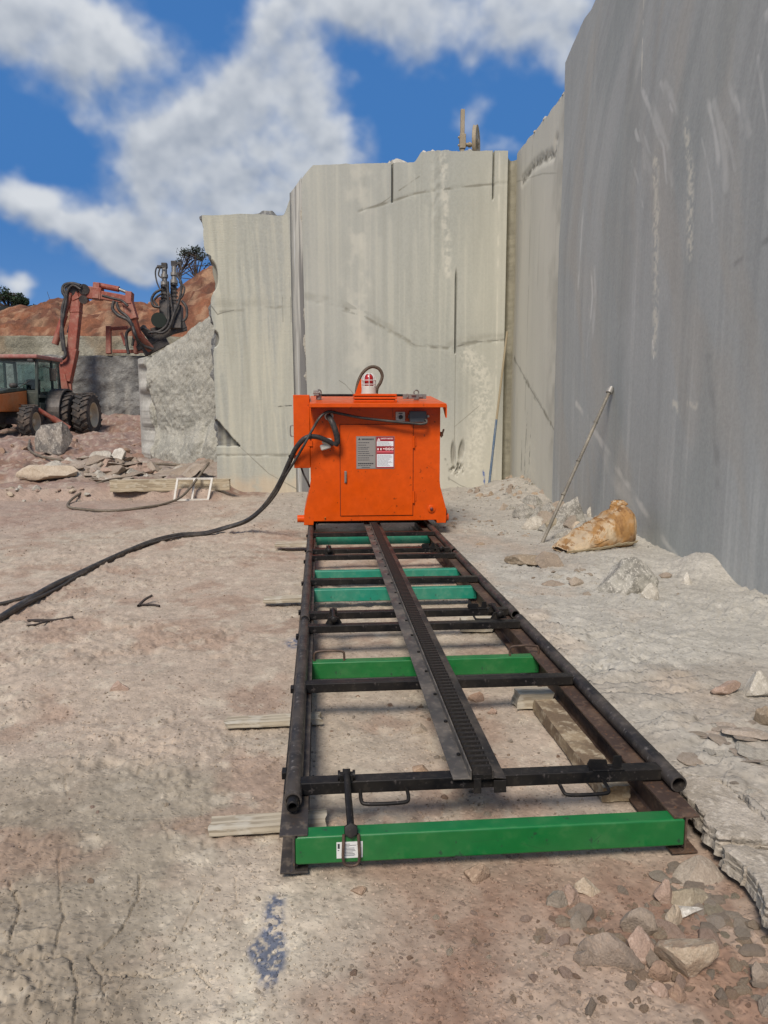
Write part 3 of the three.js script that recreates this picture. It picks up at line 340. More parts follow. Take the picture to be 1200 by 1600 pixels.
{
  const f = bankMesh('', '', '', (s, t) => { const x = -26 + s * 24, u = Math.min(1, t / .6), y = .2 + 3.68 * u; let z = -32.2 + (1 - Math.abs(2 * fbm(x * 1.1, y * 1.6, 4) - 1)) * .16 + (fbm(x * 4, y * 6, 3) - .5) * .10 - (t > .6 ? (t - .6) / .4 * 7 : 0), Y = y + (t > .6 ? (fbm(x, z, 3) - .5) * .25 : 0) + (t < .04 ? -.3 : 0); const c = mix3(L3(150, 150, 144), L3(122, 122, 118), ss(.35, .65, fbm(x * 1.2, y * 3, 4))); return [[x, Y, z], mix3(c, L3(172, 170, 160), ss(.55, .7, fbm(x * 5, y * .8, 3)) * .6)]; }, 260, 90);
  tag(obj('rock_bench', f, bankMat), 'dark grey rough rock bench behind the tractor wheels', 'rock bench');
  const h = bankMesh('', '', '', (s, t) => { const x = -34 + s * 32, u = Math.min(1, t / .5), y = 3.3 + 1.9 * u; const z = -37.9 + (fbm(x * .7, y * .8, 4) - .5) * .6 - (t > .5 ? (t - .5) / .5 * 6 : 0); const c = mix3(L3(168, 164, 146), L3(140, 136, 118), ss(.4, .65, fbm(x * .8, y * 1.4, 4))); return [[x, y + (t > .5 ? (fbm(x, z, 3) - .5) * .3 : 0), z], mix3(c, L3(150, 126, 96), ss(.5, .66, fbm(x * 2, y * .5 + 3, 3)) * .5)]; }, 200, 50);
  tag(obj('rock_ledge', h, bankMat), 'pale sandy upper rock ledge below the red earth bank', 'rock ledge');
  const e = bankMesh('', '', '', (s, t) => { const x = -60 + s * 62, z = -41.5 - t * 22, k = 1 - Math.pow(1 - Math.min(1, t * 2.1), 2), crest = 7.3 + 1.1 * ss(-20.5, -14.5, x) * (1 + .25 * (fbm(x * .4, 3, 3) - .5)) - .5 * bump2(x, 0, -11.5, 0, 1.6, 1) + 2.2 * ss(-9.6, -6.4, x) + (fbm(x * .5, 2, 3) - .5) * .7; const y = mix(4.6, crest, k) + (fbm(x * .6, z * .6, 4) - .5) * 1.1 * Math.min(1, t * 5) * (1 - ss(.5, .7, t) * .5) + (1 - Math.abs(2 * fbm(x * 2, z * 2.4, 4) - 1) - .5) * .7 * Math.min(1, t * 8); let c = mix3(L3(142, 92, 64), L3(112, 72, 52), ss(.35, .65, fbm(x * .7, z * .9, 4))); c = mix3(c, L3(184, 150, 118), ss(.56, .7, fbm(x * 1.7 + 6, z * 1.4, 4)) * .6); return [[x, y, z], mix3(c, L3(84, 62, 46), ss(.6, .72, fbm(x * 3, z * 3, 3)) * .6)]; }, 330, 130);
  tag(obj('earth_bank', e, bankMat), null, null, null, 'structure');
}

// ---------------------------------------------------------------- rail track on its beam frame
const dull = (o, s) => new THREE.MeshPhysicalMaterial({ map: o.map, roughnessMap: o.roughnessMap, roughness: 1, specularIntensity: s });
const steelBlack = dull(wornPaint([.007, .007, .0075], L3(150, 138, 120), .06, [.08, .07, .065], .8, .5, 0, .6, 1), .4);
const railSteel = dull(wornPaint([.017, .016, .016], L3(150, 138, 124), .20, [.14, .13, .12], 1.2, .55, 0, .7, 2), .6);
const rustSteel = wornPaint([.050, .030, .021], L3(140, 116, 94), .45, [.14, .065, .03], 1.2, .7, 0, .5, 3);
const beamSteel = wornPaint([.040, .034, .030], L3(160, 146, 126), .38, [.10, .06, .035], 1.2, .6, 0, .6, 9);
const greenPaint = wornPaint(L3(0, 104, 46), L3(150, 146, 118), .08, [.02, .05, .03], .5, .45, 0, .9, 4);
const tealPaint = wornPaint(L3(18, 128, 104), L3(160, 158, 136), .16, [.02, .06, .05], .5, .5, 0, .9, 5);
const plateSteel = wornPaint(L3(66, 64, 61), L3(150, 140, 126), .35, L3(100, 92, 84), 1.2, .6, 0, .5, 10);
const oldWood = (() => { const map = tex(512, 256, (u, v) => { const g = pfbm(u * 4, v * 14, 5, 4), n = pfbm(u * 8, v * 8, 4, 8); let c = mix3(L3(182, 173, 152), L3(146, 136, 117), ss(.35, .65, g)); c = mix3(c, L3(196, 192, 176), ss(.55, .7, n) * .6); return c; }, true, 1.2, 4); return new THREE.MeshStandardMaterial({ map, roughness: .95, bumpMap: map, bumpScale: .003 }); })();
const ZB0 = -2.525, ZB1 = -10.6, LX = -.108, RXB = 1.352;
{
  const fr = thing('beam_frame', 'long ground frame of two rusty steel beams joined by green cross tubes', 'beam frame', [.62, 0, -6.5]);
  const O = (x, y, z) => [x - .62, y, z + 6.5];
  for (const bx of [LX, RXB]) {
    const m = new MB(), w = .05, h = .15, t = .008, s = .004, r = .008, prof = [[-w, 0], [w, 0], [w, t], [s + r, t], [s, t + r], [s, h - t - r], [s + r, h - t], [w, h - t], [w, h], [-w, h], [-w, h - t], [-s - r, h - t], [-s, h - t - r], [-s, t + r], [-s - r, t], [-w, t]];
    m.ext(prof, ZB0 - ZB1, .0012, ...O(bx, 0, ZB1)); const b = m.build('i_beam', bx < 0 ? beamSteel : rustSteel, fr); tag(b, bx < 0 ? 'dusty dark left beam' : 'brown rusted right beam');
  }
  const gx = (LX + RXB) / 2, gw = RXB - LX - .012;
  [[-2.52, greenPaint], [-4.40, greenPaint], [-6.27, tealPaint], [-7.02, tealPaint], [-9.03, tealPaint]].forEach(([z, mt], i) => {
    const m = new MB(); m.box(gw, .108, .07, ...O(gx, .088, z - .035), .009); const g = m.build('cross_tube', mt, fr); tag(g, i === 0 ? 'bright green end tube with a white tag' : i === 1 ? 'green cross tube with a grab handle at each end' : 'teal green cross tube');
    const w = new MB(); for (const e of [-1, 1]) for (const [dy, dz] of [[.142, -.035], [.034, -.035]]) w.rod(O(gx + e * (gw / 2 - .004), dy, z - .068), O(gx + e * (gw / 2 - .004), dy, z - .002), .005, .005, 8); w.build('weld_bead', steelBlack, g);
    if (i === 1) for (const hx of [.045, 1.255]) { const hm = new MB(); const X = O(hx, 0, z - .03); hm.tube([[X[0] - .09, .13, X[2]], [X[0] - .09, .185, X[2]], [X[0] - .082, .197, X[2]], [X[0] + .082, .197, X[2]], [X[0] + .09, .185, X[2]], [X[0] + .09, .13, X[2]]], .007, 40, 8); hm.build('grab_handle', rustSteel, g); }
    if (i === 0) { const pm = new MB(); pm.box(.094, .062, .0012, ...O(.092, .086, z + .0012)); const N = 192, M = 128, rn = rngOf(12), bars = []; for (let q = 0; q < 9; q++) bars.push([.38 + rn() * .05, .12 + q * .085, .25 + rn() * .33]);
      const c = document.createElement('canvas'); c.width = N; c.height = M; const x = c.getContext('2d'); x.fillStyle = '#d9dcd8'; x.fillRect(0, 0, N, M); x.fillStyle = '#3a3d40'; x.fillRect(8, 12, 16, 40); x.fillRect(8, 62, 12, 6); x.fillRect(150, 20, 30, 4); x.fillRect(154, 30, 24, 3); x.fillRect(156, 40, 20, 22); for (const [a, b, w] of bars) x.fillRect(a * N - 20, b * M, w * N * .8, 4); x.fillStyle = '#9fa4a4'; x.fillRect(60, 100, 70, 14);
      const tg = new THREE.CanvasTexture(c); tg.colorSpace = THREE.SRGBColorSpace; tg.wrapS = tg.wrapT = THREE.RepeatWrapping; const geo = pm.geo(), uv = geo.attributes.uv, p = geo.attributes.position; const cx = O(.092, .086, 0); for (let k = 0; k < uv.count; k++) uv.setXY(k, (p.getX(k) - cx[0]) / .094 + .5, (p.getY(k) - cx[1]) / .062 + .5); tag(obj('paper_tag', geo, new THREE.MeshStandardMaterial({ map: tg, roughness: .6 }), g), 'white printed tag'); }
  });
}
const SECT = 2.505;
const toothGeo = (() => { const m = new MB(); m.ext([[-.0145, 0], [.0145, 0], [.009, .027], [-.009, .027]], .072, .003, 0, 0, -.036); const g = m.geo(); g.rotateY(Math.PI / 2); return g; })();
function railSection(z0, label, first) {
  const t = thing('rail_section', label, 'rail section', [.64, .15, z0], 0, 'black rail sections laid end to end on the beam frame');
  const lx = -.115 - .64, rx = 1.402 - .64, end = 2.29;
  // two pipes with a socket end and a spigot end
  for (const px of [lx, rx]) {
    const m = new MB(), R = .0335, Ri = .026; m.lathe([[Ri, -.06], [R - .001, -.06], [R, -.058], [R, end + .06 - .002], [R - .001, end + .06], [Ri, end + .06], [Ri, end - .1]], 40, px, .036, 0, -Math.PI / 2, 0, 0);
    m.lathe([[Ri, -.06], [Ri, .2], [.001, .2]], 28, px, .036, 0, -Math.PI / 2, 0, 0);
    const p = m.build('rail_pipe', railSteel, t);
    if (px === lx) { const q = new MB(); q.lathe([[.016, -.105], [.021, -.105], [.0235, -.10], [.0235, .1]], 28, px, .036, 0, -Math.PI / 2, 0, 0); q.lathe([[.016, -.105], [.016, 0], [.001, 0]], 20, px, .036, 0, -Math.PI / 2, 0, 0); q.build('spigot', steelBlack, p); }
    const s = new MB(); s.box(.012, .012, end - .1, px + (px === lx ? -.034 : .034), .012, -end / 2, .002); for (let k = 0; k < 3; k++) s.box(.02, .03, .05, px + (px === lx ? -.044 : .044), .018, -.2 - k * .95, .003); s.build('side_strip', steelBlack, p);
  }
  [.06, 1.14, 2.23].forEach((dz, i) => { const m = new MB(); m.box(rx - lx - .052, .052, .062, (lx + rx) / 2, .033, -dz, .006); m.build('cross_beam', steelBlack, t); });
  // rack: two angle plates and the toothed bar between them
  const RL = SECT - .006, rk = new THREE.Group(); rk.name = 'rack'; rk.position.set(-.015 + (-z0 - 2.68) * .0075, 0, 0); rk.rotation.y = -.0075; t.add(rk);
  const pl = new MB(); pl.box(.070, .007, RL, -.082, .064, -RL / 2, .002); pl.box(.007, .040, RL, -.0455, .079, -RL / 2, .002); pl.build('left_plate', plateSteel, rk);
  const pr = new MB(); pr.box(.007, .036, RL, .0425, .077, -RL / 2, .002); pr.box(.050, .006, RL, .071, .062, -RL / 2, .002, 0, 0, -.12); pr.build('right_plate', railSteel, rk);
  const bar = new MB(); bar.box(.078, .022, RL, 0, .070, -RL / 2, .002); bar.build('rack_bar', steelBlack, rk);
  if (first < 2) for (let k = 0; k < 56; k++) { const g = obj('tooth', toothGeo, steelBlack, rk); g.position.set(0, .080, -.022 - k * .0445); }
  else { const gs = []; for (let k = 0; k < 56; k++) gs.push(toothGeo.clone().translate(0, .080, -.022 - k * .0445)); tag(obj('rack_teeth', mergeGeometries(gs), steelBlack, rk), null, null, null, 'stuff'); }
  const bo = new MB(); for (let k = 0; k < 7; k++) { bo.lathe([[.001, .009], [.008, .009], [.009, .008], [.009, 0]], 6, -.060, .067, -.2 - k * .34); } tag(bo.build('bolt_head', steelBlack, rk), null, null, null, 'stuff');
  for (const [w, h, x, y] of [[.05, .05, .07, .03], [.03, .06, -.02, .035]]) { const hasp = new MB(); hasp.box(w, h, .006, x, y, .004, .002, -.08); hasp.build('end_plate', steelBlack, rk); }
  // grab handles under the end beams
  const hz = first === 0 ? [[.237 - .64, -.026, .035], [1.035 - .64, -.026, .035]] : [[1.20 - .64, .055, -.02]];
  for (const [hx, , ] of hz) { const m = new MB(); m.tube([[hx - .092, .02, -.03], [hx - .092, .014, .03], [hx - .088, .008, .045], [hx - .075, .006, .05], [hx + .075, .006, .05], [hx + .088, .008, .045], [hx + .092, .014, .03], [hx + .092, .02, -.03]], .0075, 48, 8); m.build('grab_handle', steelBlack, t); }
  { const m = new MB(); const hx = .30 - .64 + (first === 0 ? .02 : -.06); m.tube([[hx - .09, .03, -end + .06], [hx - .09, .028, -end - .03], [hx - .08, .028, -end - .045], [hx + .08, .028, -end - .045], [hx + .09, .028, -end - .03], [hx + .09, .03, -end + .06]], .0065, 40, 8); m.build('grab_handle', steelBlack, t); }
  // stop bracket with a notch at the right
  { const bx = 1.15 - .64, m = new MB(); m.ext([[-.07, 0], [.062, 0], [.062, .05], [.03, .05], [.024, .012], [.004, .012], [-.002, .036], [-.07, .04], [-.082, .02]], .006, .001, bx, .058, -.055, -.08); m.box(.132, .006, .05, bx, .061, -.05, .002); m.build('stop_bracket', steelBlack, t); }
  return t;
}
const SZ0 = -2.755;
railSection(SZ0, 'nearest black rail section with an open pipe end and large rack teeth', 0);
railSection(SZ0 - SECT, 'middle black rail section between the two pairs of clamps', 1);
railSection(SZ0 - 2 * SECT, 'farthest black rail section running in under the orange machine', 2);
railSection(SZ0 - 3 * SECT, 'rail section behind and under the orange machine', 3);
// swing bolt that ties the front rail section to the green end tube
{
  const t = thing('swing_bolt', 'black swing bolt hooked from the front cross beam over the white tag', 'swing bolt', [.092, .15, -2.75], 0);
  const m = new MB(); m.rod([-.03, .075, -.055], [.03, .075, -.055], .014, .014, 14); m.rod([-.034, .075, -.055], [-.024, .075, -.055], .02, .02, 6); m.rod([.024, .075, -.055], [.034, .075, -.055], .02, .02, 6); m.box(.012, .05, .03, -.02, .06, -.05, .002); m.box(.012, .05, .03, .02, .06, -.05, .002); m.build('eye_bracket', steelBlack, t);
  const s = new MB(); s.tube([[0, .085, -.055], [.001, .075, -.01], [.002, .052, .06], [.004, .03, .15], [.005, .012, .215]], .0135, 40, 12); s.lathe([[.001, -.015], [.024, -.015], [.024, .015], [.001, .015]], 20, 0, .076, -.055, 0, 0, Math.PI / 2); s.build('shank', steelBlack, t);
  const n = new MB(); n.lathe([[.001, .022], [.024, .022], [.027, .018], [.027, -.004], [.02, -.012], [.001, -.012]], 6, .005, .006, .222, 1.1); n.build('nut', steelBlack, t);
  const l = new MB(); l.tube([[-.021, .0, .238], [-.023, -.04, .245], [-.024, -.085, .25], [-.018, -.105, .252], [.004, -.113, .253], [.028, -.105, .252], [.034, -.085, .25], [.033, -.04, .245], [.031, 0, .238]], .0055, 50, 8); l.build('shackle_loop', rustSteel, t);
}
// clamps between the sections
function clamp2(x, z, label, big) {
  const t = thing('rail_clamp', label, 'clamp', [x, .2, z], 0, 'screw clamps where the rail sections meet');
  const m = new MB(), m2 = new MB(); m.ext([[-.06, 0], [.06, 0], [.035, .045], [.014, .05], [.014, .03], [-.014, .03], [-.014, .05], [-.035, .045]], .008, .001, 0, 0, .012); m.build('bracket', steelBlack, t); m2.ext([[-.05, 0], [.05, 0], [.022, .045], [-.022, .045]], .008, .001, 0, 0, -.16); m2.build('bracket', steelBlack, t);
  const s = new MB(); s.rod([0, .045, .06], [0, .045, -.2], .013, .013, 12); s.rod([-.026, .045, -.19], [.026, .045, -.19], .011, .011, 10); s.lathe([[.001, .016], [.026, .016], [.026, -.016], [.001, -.016]], 6, 0, .045, .06, Math.PI / 2); s.build('screw', steelBlack, t);
  return t;
}
clamp2(.085, -5.04, 'black screw clamp left of the rack between nearest and middle rail sections');
clamp2(1.245, -5.08, 'black screw clamp right of the rack between nearest and middle rail sections');
clamp2(.085, -7.58, 'black screw clamp left of the rack just in front of the machine');
clamp2(1.245, -7.62, 'black screw clamp right of the rack just in front of the machine');
// timber and packing under the beams
function timber(name, label, cat, w, h, d, x, y, z, ry, rx = 0, group, taper = 1, seed = 1, mt = oldWood) {
  const g = new THREE.BoxGeometry(w, h, d, 24, 3, 4), p = g.attributes.position, r = seed * 13.7; for (let i = 0; i < p.count; i++) { let X = p.getX(i), Y = p.getY(i), Z = p.getZ(i); const s = X / w + .5; if (Y > 0) Y *= mix(taper, 1, s); const e = Math.abs(X) > w * .49 ? .02 : 0; X += e * (fbm(Z * 30 + r, Y * 40, 2) - .5) * 2; Y += (fbm(X * 9 + r, Z * 12, 3) - .5) * h * .18; Z += (fbm(X * 7 + r, Y * 20 + 4, 3) - .5) * .018; p.setXYZ(i, X, Y, Z); }
  const q = boxUV(toCreasedNormals(g, .6)); const o = obj(name, q, mt); o.position.set(x, y, z); o.rotation.set(rx, ry, 0, 'YXZ'); return tag(o, label, cat, group);
}
timber('wooden_wedge', 'split pale wooden wedge under the left beam close to the blue paint mark', 'wedge', .46, .03, .105, -.22, .010, -2.86, .04, 0, undefined, .75, 1);
timber('wooden_wedge', 'weathered wooden wedge under the left beam halfway to the teal tubes', 'wedge', .50, .03, .10, -.26, .010, -3.88, .03, 0, undefined, .7, 2);
timber('wooden_wedge', 'thin wooden wedge under the left beam level with the wide teal tube', 'wedge', .44, .045, .11, -.27, .035, -6.42, 0, .05, undefined, .35, 3);
timber('wooden_wedge', 'farthest wooden wedge under the left beam, close to the orange machine', 'wedge', .5, .05, .2, -.29, .045, -9.1, -.1, 0, undefined, .4, 4);
timber('timber_block', 'square pale timber block inside the right beam behind the log', 'timber', .2, .085, .11, 1.19, .035, -4.0, .05, 0, undefined, 1, 5);
timber('timber_log', 'long split log lying along the inner foot of the right beam', 'log', .98, .075, .12, 1.235, .03, -3.42, Math.PI / 2 + .02, 0, undefined, .9, 6, rockMat(L3(150, 134, 108), L3(110, 94, 74), L3(172, 160, 136), .5, .006));
timber('timber_block', 'grey timber block beyond the second pair of cross beams near the right beam', 'timber', .24, .09, .14, 1.18, .04, -5.5, -.2, 0, undefined, .8, 7);

// ---------------------------------------------------------------- orange wire saw machine
let orangeCoat; const orangePaint = wornPaint(L3(204, 76, 0), L3(190, 110, 60), .05, L3(120, 50, 10), .05, .5, 0, 1.4, 6);
{ const o = orangePaint, p = new THREE.MeshPhysicalMaterial({ map: o.map, roughnessMap: o.roughnessMap, roughness: 1.0, specularIntensity: .35, clearcoat: .22, clearcoatRoughness: .12 }); orangeCoat = p; }
const rubber = wornPaint([.022, .021, .021], L3(150, 140, 124), .22, [.06, .06, .06], .4, .62, 0, .5, 7);
const greyPlastic = plain(L3(74, 78, 82), .45), dullSteel = wornPaint(L3(128, 126, 120), L3(170, 162, 146), .3, L3(90, 70, 56), .6, .45, .4, .3, 8), pvc = plain(L3(186, 184, 174), .5);
const MZ = -9.4;
{
  const t = thing('wire_saw_machine', 'bright orange wire saw machine standing on the black rails', 'quarry machine', [.7, .2, -9.9]);
  const o = (x, y, z) => [x - .7, y - .2, z + 9.9], F = MZ;                            // absolute to local
  const b = new MB(); const prof = [[-.205, .225], [-.086, .225], [-.080, .272], [1.475, .272], [1.482, .232], [1.600, .232], [1.604, .40], [1.522, .70], [1.514, .78], [1.514, 1.735], [-.113, 1.735], [-.113, .78], [-.122, .70], [-.198, .40]];
  b.ext(prof.map(([x, y]) => [x - .7, y - .2]), 1.1, .006, 0, 0, F - 1.1 + 9.9); const body = b.build('body', orangeCoat, t);
  const roof = new MB(); { const w = 1.665, x = (-.113 + 1.55) / 2; roof.box(w, .022, 1.32, ...o(x, 1.785, -9.82), .006, .088); roof.box(w, .048, .016, ...o(x, 1.715, -9.165), .005); }
  const hood = roof.build('hood', orangeCoat, t);
  const ck = new MB(); ck.ext([[0, 0], [.235, 0], [.235, -.155], [.20, -.155], [0, -.03]].map(([a, c]) => [a, c]), .012, .001, ...o(1.556, 1.722, -9.395), 0, -Math.PI / 2); ck.ext([[0, 0], [.235, 0], [.235, -.155], [.20, -.155], [0, -.03]], .012, .001, ...o(-.098, 1.722, -9.395), 0, -Math.PI / 2); ck.build('hood_cheek', orangeCoat, hood);
  // door
  const ds = new MB(); ds.box(.925, 1.155, .006, ...o(.7145, .9105, F + .005), .002); ds.build('door_seal', plain([.012, .008, .006], .9), t);
  const dm = new MB(); dm.box(.911, 1.141, .022, ...o(.7145, .9105, F + .008), .005); const door = dm.build('door', orangeCoat, t);
  const hd = new MB(); hd.box(.030, .15, .016, ...o(.322, .83, F + .026), .006); hd.rod(o(.322, .875, F + .02), o(.322, .875, F + .05), .012, .012, 12); hd.box(.018, .10, .014, ...o(.324, .82, F + .046), .005); hd.build('handle', dullSteel, door);
  for (const y of [1.265, .57]) { const h = new MB(); h.rod(o(1.181, y - .075, F + .022), o(1.181, y + .075, F + .022), .013, .013, 12); h.rod(o(1.181, y - .004, F + .022), o(1.181, y + .004, F + .022), .0145, .0145, 12); h.box(.03, .10, .006, ...o(1.199, y, F + .011), .002); h.build('hinge', orangeCoat, door); }
  const sm = new MB(); sm.box(.0035, .22, .004, ...o(1.181, 1.62, F + .007)); sm.box(.0035, .16, .004, ...o(.915, 1.645, F + .007)); sm.build('seam', plain([.02, .008, .004], .8), t);
  // side cabinet at the left with its loop handle
  const cb = new MB(); cb.box(.2, .9, .62, ...o(-.2145, 1.395, -9.69), .008); const cab = cb.build('side_cabinet', orangeCoat, t);
  const ch = new MB(); ch.tube([o(-.31, 1.47, -9.42), o(-.345, 1.47, -9.42), o(-.352, 1.46, -9.42), o(-.352, 1.35, -9.42), o(-.345, 1.34, -9.42), o(-.31, 1.34, -9.42)], .008, 30, 8); ch.build('loop_handle', dullSteel, cab);
  const cd = new MB(); cd.tube([o(-.23, .95, -9.45), o(-.2, .86, -9.45), o(-.15, .76, -9.45), o(-.13, .7, -9.5)], .012, 20, 8); cd.build('drain_hose', rubber, cab);
  const ce = new MB(); ce.box(.06, .07, .02, ...o(-.115, 1.25, F + .015), .003); ce.build('latch_plate', orangeCoat, cab);
  // plates
  const plate = (name, w, h, x, y, draw, label) => { const c = document.createElement('canvas'); c.width = 256; c.height = Math.round(256 * h / w); const g = c.getContext('2d'); draw(g, c.width, c.height); const tx = new THREE.CanvasTexture(c); tx.colorSpace = THREE.SRGBColorSpace; tx.wrapS = tx.wrapT = THREE.RepeatWrapping; const m = new MB(); m.box(w, h, .004, ...o(x, y, F + .0215)); const geo = m.geo(), uv = geo.attributes.uv, p = geo.attributes.position, q = o(x, y, 0); for (let k = 0; k < uv.count; k++) uv.setXY(k, (p.getX(k) - q[0]) / w + .5, (p.getY(k) - q[1]) / h + .5); tag(obj(name, geo, new THREE.MeshStandardMaterial({ map: tx, roughness: .5 }), door), label); };
  const rn = rngOf(77);
  plate('name_plate', .242, .405, .578, 1.135, (g, W, H) => { g.fillStyle = '#8a8782'; g.fillRect(0, 0, W, H); g.strokeStyle = '#6d6a66'; g.lineWidth = 4; g.strokeRect(5, 5, W - 10, H - 10); g.fillStyle = '#2a2c31'; g.beginPath(); g.moveTo(24, 50); g.lineTo(42, 20); g.lineTo(60, 50); g.fill(); for (let k = 0; k < 9; k++) g.fillRect(72 + k * 18, 30, 14, 20); const rows = [80, 112, 142, 164, 196, 222, 250, 280, 308]; for (const y of rows) { let x = 22; const e = 120 + rn() * 110; while (x < e) { const w = 6 + rn() * 20; g.fillRect(x, y, w, 9); x += w + 5; } } for (let k = 0; k < 8; k++) g.fillRect(22 + k * 26, 352, 22, 16); for (let k = 0; k < 5; k++) { g.fillRect(22 + k * 36, 382, 28, 8); } g.fillRect(70, 408, 110, 7); }, 'grey engraved name plate');
  plate('warning_plate', .232, .405, .818, 1.135, (g, W, H) => { g.fillStyle = '#8f1f28'; g.fillRect(0, 0, W, H); g.strokeStyle = '#75706b'; g.lineWidth = 8; g.strokeRect(3, 3, W - 6, H - 6); g.fillStyle = '#e9e4e2'; g.beginPath(); g.moveTo(18, 62); g.lineTo(40, 22); g.lineTo(62, 62); g.fill(); g.fillStyle = '#8f1f28'; g.fillRect(38, 36, 5, 14); g.fillRect(38, 54, 5, 5); g.fillStyle = '#e9e4e2'; g.font = 'bold 25px sans-serif'; g.fillText('SAFETY NOTES', 66, 42); g.fillStyle = '#dfe3e6'; g.fillRect(14, 70, W - 28, 68); g.fillRect(14, 246, W - 28, 176); g.fillStyle = '#54585c'; const txt = (y0, y1) => { for (let y = y0; y < y1; y += 13) { let x = 22; const e = 150 + rn() * 80; while (x < e) { const w = 5 + rn() * 18; g.fillRect(x, y, w, 5); x += w + 4; } } }; txt(80, 134); txt(258, 414); g.fillStyle = '#efe9e6'; for (const [x, r] of [[30, 9], [70, 9]]) { g.beginPath(); g.arc(x, 172, r, 0, 7); g.fill(); g.fillRect(x - 8, 180, 16, 12); } g.beginPath(); g.arc(110, 178, 13, Math.PI, 0); g.fill(); g.strokeStyle = '#efe9e6'; g.lineWidth = 6; for (const x of [146, 186, 226]) { g.beginPath(); g.arc(x, 176, 15, 0, 7); g.stroke(); g.beginPath(); g.moveTo(x - 10, 166); g.lineTo(x + 10, 186); g.stroke(); } g.fillStyle = '#e06a76'; g.fillRect(14, 208, W - 28, 14); }, 'red and white safety notice');
  // inlet socket, cable glands, switch, junction box
  const gl = new MB(); gl.lathe([[.001, .05], [.03, .05], [.034, .045], [.034, .03], [.052, .028], [.056, .02], [.056, 0], [.001, 0]], 28, ...o(.123, 1.585, F + .005), Math.PI / 2); gl.build('cable_gland', pvc, t);
  const g2 = new MB(); g2.lathe([[.001, .12], [.03, .12], [.036, .115], [.036, .07], [.044, .065], [.044, .02], [.034, .015], [.034, 0], [.001, 0]], 22, ...o(.155, 1.265, F + .09), .35, 0, 1.35); g2.box(.13, .075, .07, ...o(.075, 1.215, F + .08), .02, 0, 0, .3); g2.build('plug_connector', pvc, t);
  const sw = new MB(); sw.box(.115, .115, .04, ...o(1.008, 1.582, F + .022), .006); const swo = sw.build('switch_box', pvc, t); const kn = new MB(); kn.lathe([[.001, .03], [.022, .03], [.025, .024], [.027, 0]], 20, ...o(1.010, 1.575, F + .04), Math.PI / 2); kn.build('knob', plain([.015, .015, .016], .4), swo); const kb = new MB(); kb.box(.05, .012, .003, ...o(1.008, 1.62, F + .042)); kb.build('switch_label', plain([.03, .03, .03], .5), swo);
  const jb = new MB(); jb.box(.21, .13, .09, ...o(1.222, 1.58, F + .05), .012); jb.box(.19, .012, .098, ...o(1.222, 1.64, F + .05), .004); jb.box(.19, .012, .098, ...o(1.222, 1.52, F + .05), .004); for (const e of [-1, 1]) jb.box(.018, .05, .05, ...o(1.222 + e * .112, 1.58, F + .05), .005); const jbo = jb.build('junction_box', greyPlastic, t); const jg = new MB(); jg.lathe([[.001, .03], [.014, .03], [.016, .0]], 14, ...o(1.335, 1.585, F + .05), 0, 0, -Math.PI / 2); jg.build('box_gland', pvc, jbo);
  // plugged port, small pin, stub axles, side latch
  const pp = new MB(); pp.lathe([[.001, .018], [.03, .018], [.046, .016], [.05, .01], [.05, 0]], 28, ...o(1.411, .415, F + .005), Math.PI / 2); const ppo = pp.build('plugged_port', orangeCoat, t); const ph = new MB(); ph.lathe([[.001, .014], [.022, .014], [.024, 0]], 6, ...o(1.411, .415, F + .022), Math.PI / 2); ph.build('port_plug', plain(L3(96, 40, 34), .4), ppo);
  const pn = new MB(); pn.rod(o(.06, .315, F), o(.062, .325, F + .03), .009, .006, 10); pn.rod(o(.058, .28, F + .01), o(.058, .32, F + .01), .004, .004, 8); pn.build('drain_cock', plain(L3(170, 130, 60), .35, .7), t);
  for (const [x0, x1] of [[-.29, -.19], [1.595, 1.655]]) { const s = new MB(); s.rod(o(x0, .285, F - .16), o(x1, .285, F - .16), .048, .048, 20); s.build('axle_stub', orangeCoat, t); }
  const la = new MB(); la.box(.05, .055, .05, ...o(1.535, 1.36, -9.46), .006); la.box(.02, .11, .03, ...o(1.55, 1.37, -9.44), .005, 0, 0, -.3); la.build('side_latch', plain(L3(90, 62, 44), .5, .3), t);
  for (const x of [-.14, 1.53]) { const w = new MB(); w.lathe([[.02, -.05], [.09, -.05], [.1, -.045], [.1, -.035], [.072, -.03], [.072, .03], [.1, .035], [.1, .045], [.09, .05], [.02, .05]], 28, ...o(x + .06, .30, -9.62), 0, 0, Math.PI / 2); w.build('track_wheel', steelBlack, t); }
  // things on the hood
  const lv = new MB(); for (let k = 0; k < 3; k++) lv.box(.535, .026, .3, ...o(.6985, 1.772 + k * .037, -9.52 - k * .004), .005); lv.build('louvre_plate', orangeCoat, t); const lc = new MB(); lc.box(.50, .09, .26, ...o(.6985, 1.80, -9.55)); lc.build('louvre_core', plain(L3(70, 14, 8), .7), t);
  const bc = new MB(); bc.lathe([[.001, .105], [.078, .105], [.088, .095], [.092, .02], [.1, .014], [.1, 0], [.001, 0]], 30, ...o(.628, 1.855, -9.58)); const base = bc.build('beacon_base', pvc, t);
  const bl = new MB(); bl.lathe([[.001, .15], [.03, .148], [.05, .135], [.056, .11], [.058, 0], [.001, 0]], 28, ...o(.628, 1.955, -9.58)); obj('beacon_lens', bl.geo(), new THREE.MeshPhysicalMaterial({ color: new THREE.Color().setRGB(.42, .01, .012), roughness: .2, clearcoat: .6 }), base);
